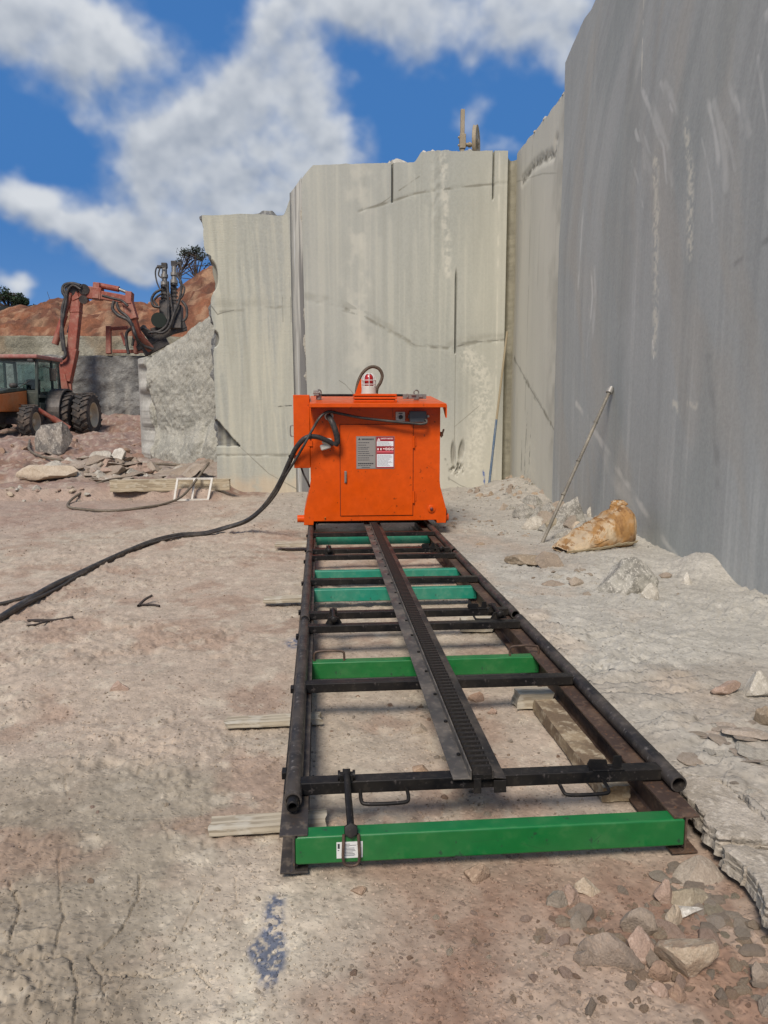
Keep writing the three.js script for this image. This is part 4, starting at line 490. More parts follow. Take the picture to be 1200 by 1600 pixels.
  const cg = new MB(); for (let k = 0; k < 8; k++) { const a = k * Math.PI / 4, c = Math.cos(a), s = Math.sin(a), p = (r, y) => o(.628 + r * c, 1.855 + y, -9.58 + r * s); cg.tube([p(.086, .08), p(.086, .18), p(.078, .22), p(.05, .25), p(.012, .262)], .005, 18, 6); } for (const [R, y] of [[.086, .125], [.086, .175], [.03, .258]]) cg.torus(R, .005, ...o(.628, 1.855 + y, -9.58), Math.PI / 2); cg.build('lamp_guard', plain(L3(206, 206, 202), .4), base);
  const br = new MB(); br.ext([[-.06, 0], [.03, 0], [.03, .19], [.01, .19]], .02, .002, ...o(.52, 1.86, -9.72)); br.build('lamp_bracket', orangeCoat, t);
  const hs = new MB(); hs.tube([o(.485, 1.80, -9.85), o(.49, 1.93, -9.85), o(.53, 2.07, -9.85), o(.60, 2.17, -9.84), o(.69, 2.215, -9.84), o(.775, 2.19, -9.84), o(.82, 2.11, -9.84), o(.80, 2.02, -9.84), o(.755, 1.94, -9.84), o(.74, 1.80, -9.84)], .021, 60, 12); tag(hs.build('hose_loop', wornPaint(L3(78, 66, 52), L3(150, 140, 120), .4, L3(50, 44, 40), .5, .7, 0, .3, 11), t), 'brown hose loop');
  for (const [x, z] of [[.00, -9.75], [1.26, -9.8]]) { const e = new MB(); e.torus(.032, .009, ...o(x, 1.885, z), 0, .2, 0); e.lathe([[.001, .02], [.03, .02], [.034, .0], [.034, -.05]], 16, ...o(x, 1.845, z)); e.build('eye_bolt', dullSteel, t); }
  const st = new MB(); st.rod(o(.02, 1.852, -9.9), o(1.2, 1.852, -9.9), .016, .016, 12); st.build('cover_rod', steelBlack, t);
  const mp = new MB(); mp.box(.30, .06, .02, ...o(1.215, 1.832, -9.62), .003); mp.box(.02, .05, .03, ...o(1.12, 1.842, -9.60), .003); mp.box(.06, .018, .03, ...o(1.2, 1.852, -9.60), .003); mp.box(.05, .03, .03, ...o(1.29, 1.835, -9.60), .003); mp.build('bracket_plate', dullSteel, t);
  const lb = new MB(); lb.box(.07, .075, .06, ...o(-.03, 1.875, -9.72), .01); lb.rod(o(-.07, 1.88, -9.7), o(.02, 1.88, -9.7), .014, .014, 10); lb.build('shackle', dullSteel, t);
}
// cables
{
  const gy = (x, z) => gh(x, z);
  const thickPath = [[.173,1.245,-9.28],[.071,1.301,-9.25],[-.053,1.341,-9.22],[-.161,1.327,-9.2],[-.272,1.217,-9.25],[-.372,1.023,-9.35],[-.461,.829,-9.45],[-.595,.595,-9.65],[-.803,.33,-10.0],[-1.02,.16,-10.22],[-1.27,.075,-10.28]];
  const gr = [[-1.55,-10.14],[-1.82,-10],[-2.07,-9.62],[-2.25,-9.05],[-2.36,-8.39],[-2.43,-7.69],[-2.47,-7.07],[-2.49,-6.44],[-2.52,-5.98],[-2.54,-5.4],[-2.6,-4.6]];
  const main = [[.114,1.588,-9.33],[.159,1.511,-9.24],[.204,1.387,-9.23],[.219,1.277,-9.25],[.195,1.235,-9.27]];
  const a = new MB(); a.tube(main, .036, 40, 14); const t = thing('power_cable', 'thick black cable pair running from the orange machine across the ground to the left', 'cable', [0, 0, 0]); a.build('supply_lead', rubber, t);
  const b = new MB(); b.tube([...thickPath, ...gr.map(([x, z]) => [x, gy(x, z) + .026, z])], .031, 260, 12); b.build('trailing_cable', rubber, t);
  const off = gr.map(([x, z], i) => { const s = Math.sin(i * 1.3) * .035 + .03; return [x + s * .6, gy(x + s * .6, z + s) + .018 + .008 * (i % 2), z + s]; });
  const c = new MB(); c.tube([[1.306,1.548,-9.3],[1.335,1.516,-9.28],[1.286,1.493,-9.27],[1.111,1.501,-9.27],[.796,1.533,-9.28],[.482,1.572,-9.3],[.247,1.619,-9.3],[.105,1.64,-9.26],[.012,1.573,-9.22],[-.067,1.45,-9.22],[-.161,1.282,-9.16],[-.29,1.061,-9.25],[-.419,.857,-9.4],[-.56,.60,-9.6],[-.79,.33,-9.95],[-1.02,.17,-10.16],[-1.27,.07,-10.24], ...off], .0165, 300, 8); c.build('control_cable', rubber, t);
  const d = new MB(); d.tube([[-2.42, gy(-2.42, -7.4) + .02, -7.4], ...[[-2.53,-6.84],[-2.63,-6.66],[-2.74,-6.54],[-2.9,-6.4],[-3.4,-6.1]].map(([x, z]) => [x, gy(x, z) + .016, z])], .017, 40, 8); d.build('branch_cable', rubber, t);
  const tie = new MB(); tie.torus(.045, .006, -.10, 1.34, -9.2, 0, Math.PI / 2, .2); tie.torus(.045, .006, -.33, 1.10, -9.29, 1.2, 0, .3); tie.build('cable_tie', plain([.01, .01, .01], .5), t);
}

// ---------------------------------------------------------------- things lying about
// sack of dust leaning on the wall
{
  const t = thing('paper_sack', 'brown paper sack powdered with pale dust, twisted neck against the grey wall', 'sack', [3.0, .12, -7.95], .10);
  const paper = (() => { const map = tex(512, 512, (u, v) => { const n = pfbm(u * 3, v * 3, 5, 3), m = pfbm(u * 14, v * 14, 4, 14); let c = mix3(L3(156, 118, 70), L3(124, 90, 52), ss(.4, .7, m)); return mix3(c, L3(192, 180, 154), ss(.46, .64, n) * .65); }, true, 1.1, 1.1); return new THREE.MeshStandardMaterial({ map, roughness: .85 }); })();
  const NU = 90, NS = 72, pos = [], idx = []; const prof = s => { const k = [[0, .03, .17], [.05, .07, .2], [.15, .13, .23], [.35, .215, .25], [.55, .31, .26], [.75, .40, .26], [.90, .45, .25], [.97, .41, .22], [1, .26, .16]]; for (let i = 0; i + 1 < k.length; i++) if (s <= k[i + 1][0]) { let f = (s - k[i][0]) / (k[i + 1][0] - k[i][0]); f = f * f * (3 - 2 * f); return [mix(k[i][1], k[i + 1][1], f), mix(k[i][2], k[i + 1][2], f)]; } return [.1, .08]; };
  for (let i = 0; i <= NU; i++) { const s = i / NU, [h, w] = prof(s); for (let j = 0; j <= NS; j++) { const a = j / NS * Math.PI * 2, c = Math.cos(a), sn = Math.sin(a); let y = Math.sign(sn) * Math.pow(Math.abs(sn), .8) * h * .5 + h * .5, z = Math.sign(c) * Math.pow(Math.abs(c), .75) * w; const wr = (1 - Math.abs(2 * fbm(s * 7 + j * .02, Math.sin(a) * 2.2 + c * 1.3 + 4, 4) - 1) - .6) * .05 + (fbm(s * 18, a * 4, 3) - .5) * .014; const lift = Math.max(0, s - .1) * .04; pos.push((s - .5) * .78 + c * .02, y * (1 + wr) + lift + (sn > 0 ? wr : 0) * .9, z * (1 + wr * .8) + wr * .3); } }
  for (let i = 0; i < NU; i++) for (let j = 0; j < NS; j++) { const a = i * (NS + 1) + j; idx.push(a, a + NS + 2, a + 1, a, a + NS + 1, a + NS + 2); }
  const g = new THREE.BufferGeometry(); g.setAttribute('position', new THREE.Float32BufferAttribute(pos, 3)); g.setIndex(idx); g.computeVertexNormals(); obj('sack_body', boxUV(g.toNonIndexed()), new THREE.MeshStandardMaterial().copy(paper), t).material.side = THREE.DoubleSide;
  const nk = [], ni = []; for (let i = 0; i <= 24; i++) { const s = i / 24, r = .08 * (1 - s) ** 1.2 + .040 + .025 * ss(.55, .8, s) * (1 - ss(.85, 1, s)); for (let j = 0; j <= 30; j++) { const a = j / 30 * Math.PI * 2, w = 1 + .3 * Math.sin(a * 5 + s * 7) * (.3 + s) + (fbm(a * 3, s * 9, 2) - .5) * .4; nk.push(.26 + s * .05 + Math.cos(a) * r * w, .36 + s * .19, Math.sin(a) * r * .8 * w - s * .05); } } for (let i = 0; i < 24; i++) for (let j = 0; j < 30; j++) { const a = i * 31 + j; ni.push(a, a + 1, a + 32, a, a + 32, a + 31); }
  const ng = new THREE.BufferGeometry(); ng.setAttribute('position', new THREE.Float32BufferAttribute(nk, 3)); ng.setIndex(ni); ng.computeVertexNormals(); obj('twisted_neck', boxUV(ng.toNonIndexed()), paper, t);
  const sp = [], si = []; for (let i = 0; i <= 60; i++) { const s = i / 60, x = (s - .52) * .80, z = .235 + .035 * Math.sin(s * 3.14) + (fbm(s * 9, 2, 3) - .5) * .05, y = .03 + s * .085 + (fbm(s * 12, 5, 3) - .5) * .03, w = .024 + .026 * fbm(s * 10, 8, 2); for (const [dy, dz] of [[0, 0], [w * .8, w], [w, w + .004], [0.012, 0]]) sp.push(x, y + dy, z + dz); } for (let i = 0; i < 60; i++) for (let j = 0; j < 3; j++) { const a = i * 4 + j; si.push(a, a + 4, a + 5, a, a + 5, a + 1); }
  const sg = new THREE.BufferGeometry(); sg.setAttribute('position', new THREE.Float32BufferAttribute(sp, 3)); sg.setIndex(si); sg.computeVertexNormals(); const smm = plain(L3(206, 190, 158), .8); smm.side = THREE.DoubleSide; obj('stitched_seam', boxUV(sg.toNonIndexed()), smm, t);
}
// leaning steel rod and pole
{
  const rodM = wornPaint(L3(112, 108, 98), L3(168, 160, 142), .5, L3(70, 52, 40), 1, .7, .1, .4, 15);
  const t = thing('drill_rod', 'long steel drill rod leaning on the grey wall above the sack', 'rod', [2.62, gh(2.62, -8.62), -8.62]);
  const e = [3.66 - 2.62, 1.90 - gh(2.62, -8.62), -9.33 + 8.62]; const m = new MB(); m.rod([0, -.02, 0], e, .021, .021, 12); for (const k of [.3, .52, .78]) m.rod(e.map(q => q * k), e.map(q => q * (k + .012)), .026, .026, 12); m.build('shaft', rodM, t);
  const h = new MB(); h.rod(e.map(q => q * .985), e.map(q => q * 1.012), .04, .04, 14); h.rod(e.map(q => q * 1.0), e.map(q => q * 1.025), .026, .03, 14); h.build('bit', plain(L3(150, 148, 142), .5, .3), t);
  const p = thing('measuring_pole', 'thin pole with a blue lower half leaning in the corner slot', 'pole', [3.17, .28, -13.9]);
  const q = [3.60 - 3.17, 3.15 - .28, -14.44 + 13.9]; const a = new MB(); a.rod([0, -.12, 0], q.map(v => v * .42), .024, .024, 12); a.build('blue_pipe', wornPaint(L3(74, 96, 118), L3(140, 140, 130), .5, L3(120, 116, 104), 1, .6, 0, .5, 16), p); const b = new MB(); b.rod(q.map(v => v * .42), q, .022, .02, 12); b.build('wooden_shaft', plain(L3(146, 134, 108), .9), p);
}
// little welded frame, planks, hoses and twigs at the left
{
  const t = thing('metal_frame', 'small white metal frame like a short ladder propped on the pale ledge', 'frame', [-2.2, gh(-2.2, -13.1), -13.12], 0);
  const mm = wornPaint(L3(208, 206, 196), L3(170, 160, 140), .5, L3(120, 90, 70), 1, .6, 0, .4, 17); const bar = (a, b, n) => { const m = new MB(); m.bar(a, b, .035, .035, [0, 0, 1], .004); m.build(n, mm, t); };
  bar([-.30, .0, .0], [-.26, .36, -.16], 'upright'); bar([0, .0, .0], [.03, .36, -.16], 'upright'); bar([.27, .0, .0], [.33, .36, -.16], 'upright'); bar([-.30, .01, .004], [.29, .01, .004], 'rail'); bar([-.28, .36, -.165], [.35, .36, -.165], 'rail');
  timber('timber_plank', 'long pale squared timber lying along the foot of the left wall block', 'plank', 2.05, .2, .2, -2.62, gh(-2.6, -13.6) + .07, -13.52, .015, 0, undefined, 1, 8, (() => { const mt = oldWood.clone(); mt.color.setRGB(1.0, .96, .88); return mt; })());
  const hoseM = wornPaint(L3(92, 84, 72), L3(150, 138, 118), .5, L3(60, 56, 50), .5, .8, 0, .5, 18);
  const h = new MB(); h.tube([[-1.98,-13.7],[-2.1,-13.35],[-2.33,-12.95],[-2.54,-12.63],[-2.88,-12.2],[-3.3,-12.05],[-3.74,-12.18],[-4.05,-12.5],[-4.22,-13.0],[-4.2,-13.5],[-3.95,-14.1],[-3.6,-14.6]].map(([x, z], i) => [x, gh(x, z) + .024 + (i === 0 ? .42 : i === 1 ? .22 : i === 2 ? .08 : 0), z]), .021, 200, 10); tag(h.build('rubber_hose', hoseM), 'thin grey hose looped on the ground in front of the white frame', 'hose');
  const h2 = new MB(); h2.tube([[-7.6,-20.6],[-6.9,-18.7],[-6.1,-17.4],[-5.3,-16.9],[-4.4,-16.7],[-3.6,-16.6],[-3.0,-16.5]].map(([x, z]) => [x, gh(x, z) + .06, z]), .03, 160, 8); tag(h2.build('rubber_hose', hoseM), 'hose running over the rubble below the boulder and the tractor', 'hose');
  const tw = (pts, l) => { const m = new MB(); for (const [p, r] of pts) m.tube(p.map(([x, z, y = 0]) => [x, gh(x, z) + .012 + y, z]), r, 24, 6); tag(m.build('dry_twig', plain([.05, .04, .035], .9)), l, 'twig'); };
  tw([[[[-2.30,-5.97],[-2.2,-5.92, .01],[-2.1,-5.95],[-1.97,-6.02]], .011], [[[-2.14,-5.93, .01],[-2.19,-5.84],[-2.24,-5.79]], .008]], 'forked dark twig on the ground near the black cable');
  tw([[[[-1.53,-6.3],[-1.5,-6.42, .03],[-1.46,-6.5, .05]], .012], [[[-1.53,-6.33],[-1.44,-6.36],[-1.36,-6.33]], .01]], 'small curled dark root on the bare ground left of the track');
}
// guide pulley on the wall top
{
  const pm = wornPaint(L3(150, 138, 114), L3(170, 160, 140), .4, L3(90, 80, 66), 1, .7, 0, .5, 19);
  const t = thing('guide_pulley', 'post with a wire guide wheel standing on the wall top', 'pulley', [2.76, 6.38, -14.75]);
  const a = new MB(); a.box(.075, 1.0, .08, -.02, .35, 0, .01); a.build('post', pm, t);
  const b = new MB(); b.box(.11, .26, .12, -.015, .28, .0, .01); b.rod([-.08, .20, .05], [-.11, .20, .05], .02, .02, 8); b.rod([-.08, .34, .05], [-.11, .34, .05], .02, .02, 8); b.build('clamp_sleeve', pm, t);
  const c = new MB(); c.rod([.04, .23, .0], [.27, .23, .0], .034, .034, 14); c.rod([.10, .23, 0], [.14, .23, 0], .048, .048, 14); c.build('axle', pm, t);
  const w = new MB(); w.lathe([[.03, -.05], [.09, -.05], [.09, -.018], [.27, -.012], [.29, -.03], [.325, -.036], [.33, -.03], [.315, -.008], [.315, .008], [.33, .03], [.325, .036], [.29, .03], [.27, .012], [.09, .018], [.09, .05], [.03, .05]], 44, 0, 0, 0, 0, 0, Math.PI / 2); const wo = w.build('wheel', pm, t); wo.position.set(.245, .25, 0); wo.rotation.y = -.34;
}
// ---------------------------------------------------------------- stones
const TONE = { tan: [[150, 124, 98], [124, 98, 76], [176, 152, 126]], dgreen: [[112, 114, 106], [90, 94, 88], [146, 142, 130]], pink: [[166, 140, 126], [140, 114, 102], [190, 168, 154]], cream: [[200, 188, 164], [176, 162, 138], [216, 206, 186]], dark: [[116, 108, 100], [92, 86, 80], [146, 128, 112]], slate: [[128, 120, 109], [104, 99, 91], [152, 140, 124]], beige: [[166, 152, 128], [132, 108, 84], [186, 176, 154]], olive: [[142, 140, 116], [116, 114, 94], [168, 164, 142]], white: [[208, 204, 192], [184, 180, 168], [222, 220, 210]], rust: [[134, 98, 74], [108, 76, 58], [158, 128, 102]], grey: [[152, 146, 133], [128, 122, 111], [172, 166, 152]], pale: [[182, 178, 164], [156, 152, 140], [204, 200, 188]], moss: [[122, 108, 84], [94, 88, 68], [166, 158, 140]], flake: [[168, 160, 148], [142, 134, 122], [188, 182, 170]], dusty: [[158, 157, 147], [116, 116, 109], [200, 197, 185]] };
const stoneMat = {}; for (const k in TONE) { const [a, b, c] = TONE[k].map(q => mix3(L3(...q), L3(168, 150, 130), k === 'dusty' || k === 'white' || k === 'pale' ? .1 : .45)); stoneMat[k] = rockMat(a, b, c, .22, .006); }
function stoneGeo(seed, flat = 0, cuts = 11, det = 5) {  // an angular stone: a ball trimmed by random planes, base at y = 0
  const r = rngOf(seed * 7919 + 13); let g = mergeVertices(new THREE.IcosahedronGeometry(1, det).deleteAttribute('normal').deleteAttribute('uv'));
  const pl = []; for (let i = 0; i < cuts; i++) { const y = r() * 2 - 1, a = r() * 6.283, q = Math.sqrt(1 - y * y); pl.push([q * Math.cos(a), y, q * Math.sin(a), .42 + r() * .40]); } const tp = .55 + r() * .35; pl.push([0, -1, 0, .5]);
  const p = g.attributes.position, off = r() * 50; let y0 = 9, mx = [0, 0, 0], mn = [9, 9, 9];
  for (let i = 0; i < p.count; i++) { let v = [p.getX(i), p.getY(i), p.getZ(i)]; for (let k = 0; k < 2; k++) for (const [a, b, c, d] of pl) { const s = v[0] * a + v[1] * b + v[2] * c - d; if (s > 0) { v[0] -= a * s; v[1] -= b * s; v[2] -= c * s; } } const n = 1 + (vn3(v[0] * 2.4 + off, v[1] * 2.4, v[2] * 2.4) - .5) * .16 + (vn3(v[0] * 7 + off, v[1] * 7, v[2] * 7) - .5) * .06; v = v.map(q => q * n); const ty = mix(1.1, tp, clamp(v[1] + .5, 0, 1.2)); v[0] *= ty; v[2] *= ty; p.setXYZ(i, ...v); for (let q = 0; q < 3; q++) { mx[q] = Math.max(mx[q], v[q]); mn[q] = Math.min(mn[q], v[q]); } }
  for (let i = 0; i < p.count; i++) p.setXYZ(i, (p.getX(i) - (mx[0] + mn[0]) / 2) / (mx[0] - mn[0]), (p.getY(i) - mn[1]) / (mx[1] - mn[1]), (p.getZ(i) - (mx[2] + mn[2]) / 2) / (mx[2] - mn[2]));
  return g;
}
function stone(seed, w, h, d, det = 5, cuts = 11) { const g = stoneGeo(seed, 0, cuts, det); g.scale(w, h, d); return boxUV(toCreasedNormals(g, .42)); }
const ROCKS = [
[0.55,-2.47,0.096,0.050,'tan','tan brown lump of stone just in front of the green end beam'],
[0.79,-2.31,0.065,0.047,'dgreen','dark green-grey stone, leftmost of three chips before the green end beam'],
[0.84,-2.32,0.052,0.058,'pink','pinkish pale wedge of stone between the dark chip and the cream chip'],
[0.92,-2.37,0.085,0.051,'cream','cream white pointed stone chip, rightmost of the three before the beam'],
[0.87,-2.05,0.166,0.082,'dark','large dark slab with undercut lower edge in the rubble at lower right'],
[1.01,-2.15,0.102,0.070,'slate','blocky dark slate stone above the pink slab in the rubble'],
[0.97,-2.04,0.082,0.069,'pink','tilted pink slab of stone beside the large dark slab'],
[1.10,-1.99,0.171,0.087,'beige','broad beige slab with brown dirt on top, largest in the lower right rubble'],
[1.25,-2.29,0.122,0.040,'olive','olive green flat flake of rock close to the ledge'],
[1.15,-2.19,0.050,0.056,'cream','small cream stone with a dark left side above the beige slab'],
[1.22,-2.24,0.098,0.020,'white','thin white sliver of stone lying under the olive flake'],
[0.99,-1.96,0.064,0.050,'rust','round brown stone under the pink slab'],
[0.96,-1.90,0.052,0.032,'pink','small pinkish grey stone below the round brown stone'],
[1.01,-1.88,0.044,0.044,'rust','rusty orange stone under the beige slab'],
[0.79,-2.03,0.062,0.040,'dark','small black cornered stone touching the left side of the large dark slab'],
[1.17,-2.31,0.075,0.069,'pink','pinkish upright slab left of the olive flake'],
[1.34,-2.40,0.158,0.061,'grey','flat grey-green slab lying against the ledge by the beam end'],
[2.33,-3.70,0.177,0.122,'pale','pale grey stone cut by the right edge of the picture on the bench'],
[2.16,-3.71,0.170,0.061,'pink','flat reddish stone left of the pale stone on the bench'],
[2.17,-3.36,0.088,0.099,'moss','brown mossy stone at the right edge of the picture'],
[1.88,-3.28,0.211,0.020,'flake','thin layered slab with a dark gap under it, on the right bench'],
[1.96,-3.17,0.233,0.020,'flake','broken pale slab overlapping the thin layered slab'],
[1.28,-1.92,0.049,0.049,'slate','dark slate flake at the right picture edge beside the ledge end'],
[1.23,-1.81,0.029,0.060,'grey','grey slab edge at the lower right picture border'],
[2.63,-6.18,0.533,0.287,'dusty','big dusty grey boulder in front of the paper sack'],
[2.68,-5.81,0.146,0.117,'pale','small pale square stone in front of the big dusty boulder'],
[2.05,-7.28,0.418,0.094,'moss','low grey-green slab crusted with pale grit beside the right rail'],
[2.22,-7.04,0.284,0.160,'slate','dark wedge of rock at the end of the low gritty slab'],
[2.08,-6.44,0.239,0.033,'slate','flat thin slate lying between the right rail and the dusty boulder'],
[2.26,-6.37,0.136,0.072,'grey','small rough stone at the right end of the flat thin slate'],
[3.35,-9.73,0.458,0.357,'dusty','large dusty rock heaped against the foot of the right wall behind the sack'],
[2.84,-9.73,0.305,0.184,'pale','whitish grey block left of the leaning steel rod'],
[3.07,-9.59,0.268,0.142,'olive','greenish stone right behind the foot of the leaning steel rod'],
[3.76,-9.97,0.210,0.151,'pale','pale lump between the dusty rock and the top of the sack'],
[3.27,-9.23,0.195,0.099,'cream','small cream stone touching the left rear of the sack'],
[3.29,-6.38,0.103,0.110,'white','spiky whitish stone on the peak of the dust pile by the right wall'],
[3.22,-6.65,0.131,0.041,'slate','thin dark stone half buried in dust by the right wall'],
[-1.19,-4.39,0.113,0.052,'pink','lone pinkish clod on the bare ground at left'],
[0.12,-2.43,0.058,0.020,'tan','small flat tan stone below the white tag on the green end beam'],
[0.46,-3.31,0.090,0.032,'tan','flat tan stone on the soil between the rails near the front cross beam'],
[0.89,-4.13,0.096,0.051,'rust','brown stone on the soil right of the rack between the rails'],
[0.51,-3.76,0.107,0.037,'grey','grey stone left of the rack between the rails'],
[0.94,-3.95,0.064,0.030,'pink','small pinkish stone just in front of the brown one between the rails'],
[-3.02,-20.06,0.798,0.518,'tan','rounded tan boulder at the foot of the rough rock block'],
[-5.12,-14.75,1.076,0.238,'cream','long pale low rock set in the ledge at the left'],
[-4.18,-16.02,0.371,0.310,'white','white fresh-broken block in the rubble heap left of the wall'],
[-4.92,-17.28,0.540,0.274,'grey','grey-brown stone left of the white fresh-broken block'],
[-4.70,-17.21,0.370,0.277,'slate','dark blue-grey stone behind the white fresh-broken block'],
];
const rockR = rngOf(3141);
ROCKS.forEach(([x, z, w, h, c, label], i) => {
  if (z > -2.6 && x > .7 && x < 1.4) { w *= 1.15; h *= 1.15; } const big = w > .25; const o = obj(h < w * .2 ? 'flat_stone' : w > .4 ? 'boulder' : 'stone', stone(i + 3, w, h * 1.18, Math.max(w * .62, h * .8), big ? 8 : 6, big ? 16 : 10), stoneMat[c]);
  o.position.set(x, gh(x, z) - h * .17, z); o.rotation.y = (rockR() - .5) * .5; tag(o, label, h < w * .2 ? 'flat stone' : w > .4 ? 'boulder' : 'stone');
});
// the boulder before the tractor and the slate slab in the rubble heap
{ const o = obj('boulder', stone(211, .86, .80, .7, 9, 15), rockMat(L3(156, 148, 136), L3(112, 108, 102), L3(190, 184, 170), .7, .02)); const [x, z] = [-6.4, -19.0]; o.position.set(x, gh(x, z) - .06, z); o.rotation.set(.1, .7, -.12); tag(o, 'large pale angular boulder in front of the tractor wheels', 'boulder'); }
{ const o = obj('flat_stone', stone(219, 1.35, .16, .5, 8, 12), stoneMat.slate); const [x, z] = [-2.75, -15.3]; o.position.set(x, gh(x, z) + .06, z); o.rotation.set(.2, .15, .30); tag(o, 'long dark split slab tilted on the rubble under the tan boulder', 'slab'); }
{ const o = obj('flat_stone', stone(223, .7, .14, .4, 8, 12), stoneMat.grey); const [x, z] = [-2.5, -14.9]; o.position.set(x, gh(x, z) + .04, z); o.rotation.set(.5, .3, .55); tag(o, 'grey slab propped on edge next to the long dark split slab', 'slab'); }
// clusters of alike stones, each its own object
const WORD = { tan: 'tan', dgreen: 'dark green', pink: 'pinkish', cream: 'cream', dark: 'dark', slate: 'slate grey', beige: 'beige', olive: 'olive', white: 'white', rust: 'rusty', grey: 'grey', pale: 'pale', moss: 'brown', flake: 'buff grey', dusty: 'dusty' };
function whichOne(s, size, tone, noun, x, z, marks) {  // which one it is: its size, tone and the nearest thing one can find, seen from the camera
  const f = (s - size[0]) / (size[1] - size[0]), sz = f > .55 ? 'large ' : f > .2 ? '' : 'small '; let b = null, bd = 1e9; for (const m of marks) { const d = Math.hypot((m[0] - x) * 1.2, m[1] - z); if (d < bd) { bd = d; b = m; } }
  const dx = x - b[0], dz = z - b[1], dir = Math.abs(dx) > Math.abs(dz) * .8 ? (dx > 0 ? 'right of' : 'left of') : dz > 0 ? 'in front of' : 'behind'; return `${sz}${WORD[tone]} ${noun} ${dir} ${b[2]}`;
}
function cluster(n, seed, spot, size, tones, noun, group, name = 'stone_chip', cat = 'stone chip', flatK = .55, vars = 7, marks = []) {
  const r = rngOf(seed), protos = []; for (let k = 0; k < vars; k++) protos.push(stone(seed + k * 31, 1, flatK * (.7 + r() * .6), .55 + r() * .4, 4, 9));
  for (let i = 0; i < n; i++) { const [x, z] = spot(r), s = size[0] + Math.pow(r(), 1.8) * (size[1] - size[0]); const tone = tones[Math.floor(r() * tones.length)]; const o = obj(name, protos[Math.floor(r() * vars)], stoneMat[tone]); o.scale.setScalar(s); o.position.set(x, gh(x, z) - s * flatK * .32, z); o.rotation.set((r() - .5) * .5, r() * 6.28, (r() - .5) * .5); tag(o, whichOne(s, size, tone, noun, x, z, marks), cat, group); }
}
const inBox = (x0, x1, z0, z1) => r => [x0 + r() * (x1 - x0), z0 + r() * (z1 - z0)];
const gauss = (cx, cz, sx, sz) => r => [cx + (r() + r() + r() - 1.5) * sx, cz + (r() + r() + r() - 1.5) * sz];
const MK = { heap: [[.79,-2.31,'the dark green chip'],[.92,-2.37,'the cream chip'],[.87,-2.05,'the undercut dark slab'],[1.01,-2.15,'the blocky slate stone'],[.97,-2.04,'the tilted pink slab'],[1.10,-1.99,'the broad beige slab'],[.99,-1.96,'the round brown stone'],[1.25,-2.29,'the olive flake'],[1.17,-2.31,'the pinkish upright slab'],[1.28,-1.92,'the dark flake at the picture edge'],[.8,-1.85,'the lowest rubble at the bottom edge']],
  ledge: [[1.34,-2.4,'the flat slab by the beam end'],[1.25,-2.29,'the olive flake'],[1.22,-2.1,'the white sliver'],[1.36,-2.6,'the right beam end'],[1.36,-2.05,'the ledge corner']],
  bench: [[2.33,-3.7,'the pale edge stone'],[2.16,-3.71,'the reddish flat stone'],[2.17,-3.36,'the mossy stone'],[1.88,-3.28,'the layered slab'],[1.96,-3.17,'the broken pale slab'],[1.7,-2.85,'the open pipe end'],[1.9,-2.5,'the cracked bench edge']],
  left: [[-1.19,-4.39,'the lone pinkish clod'],[-.5,-3.88,'the weathered wedge'],[-.45,-2.86,'the split wedge'],[-.16,-2.3,'the blue paint mark'],[-.9,-2.4,'the long mud crack'],[-.8,-3.5,'the upper mud crack'],[-.5,-2.05,'the lowest mud crack'],[-1,-3,'the rough patch']],
  front: [[.55,-2.47,'the tan brown lump'],[.1,-2.5,'the white tag'],[-.12,-2.3,'the blue paint mark'],[.79,-2.31,'the dark green chip'],[.4,-2.0,'the red soil at the bottom'],[.75,-2.05,'the undercut dark slab']],
  rails: [[.46,-3.31,'the flat tan stone'],[.89,-4.13,'the brown stone'],[.51,-3.76,'the grey stone'],[.2,-2.85,'the swing bolt'],[1.2,-3.4,'the split log'],[.1,-4.2,'the left grab handle'],[.95,-3.1,'the stop bracket']],
  heapL: [[-4.18,-16,'the white fresh block'],[-4.9,-17.2,'the blue grey stone'],[-2.75,-15.3,'the long dark slab'],[-3,-16.5,'the tan boulder'],[-3.3,-14.4,'the pale timber'],[-5.1,-14.7,'the long pale low rock'],[-3.9,-14.6,'the hose end']],
  red: [[-6.4,-19,'the angular boulder'],[-8.9,-26,'the front tyre'],[-7.5,-27.5,'the outer rear tyre'],[-4.8,-18.8,'the rough block corner'],[-5,-17.3,'the rubble heap'],[-7.5,-17.5,'the open red ground'],[-5.5,-22.5,'the red slope']],
  dust: [[2.8,-8.6,'the rod foot'],[2.05,-7.28,'the gritty slab'],[1.6,-9.4,'the machine foot'],[2.5,-11,'the middle dust floor'],[3.2,-10,'the dusty heap'],[1.8,-11.8,'the machine rear'],[2.9,-12.4,'the corner debris']],
  corner: [[3.2,-13.9,'the blue pole'],[3.6,-14.2,'the corner slot'],[2.7,-13.6,'the scalloped wall foot'],[3.6,-12.6,'the side wall foot'],[3.1,-12.6,'the debris front']],
  boul: [[2.63,-6.18,'the dusty boulder'],[2.68,-5.81,'the pale square stone'],[2.08,-6.44,'the flat thin slate'],[3.2,-6.6,'the dust peak'],[2.22,-7.04,'the dark wedge'],[3.0,-7.6,'the paper sack']],
  shelf: [[-5.12,-14.2,'the long pale low rock'],[-3.4,-13.4,'the pale timber'],[-4.2,-13.2,'the hose bend'],[-6.2,-13.4,'the shelf at the picture edge'],[-4.9,-13.3,'the shelf step']] };
cluster(170, 501, gauss(1.0, -2.05, .34, .30), [.012, .06], ['pink', 'rust', 'slate', 'beige', 'tan', 'tan', 'grey', 'beige'], 'chip', 'chips in the lower right rubble', 'stone_chip', 'stone chip', .42, 9, MK.heap);
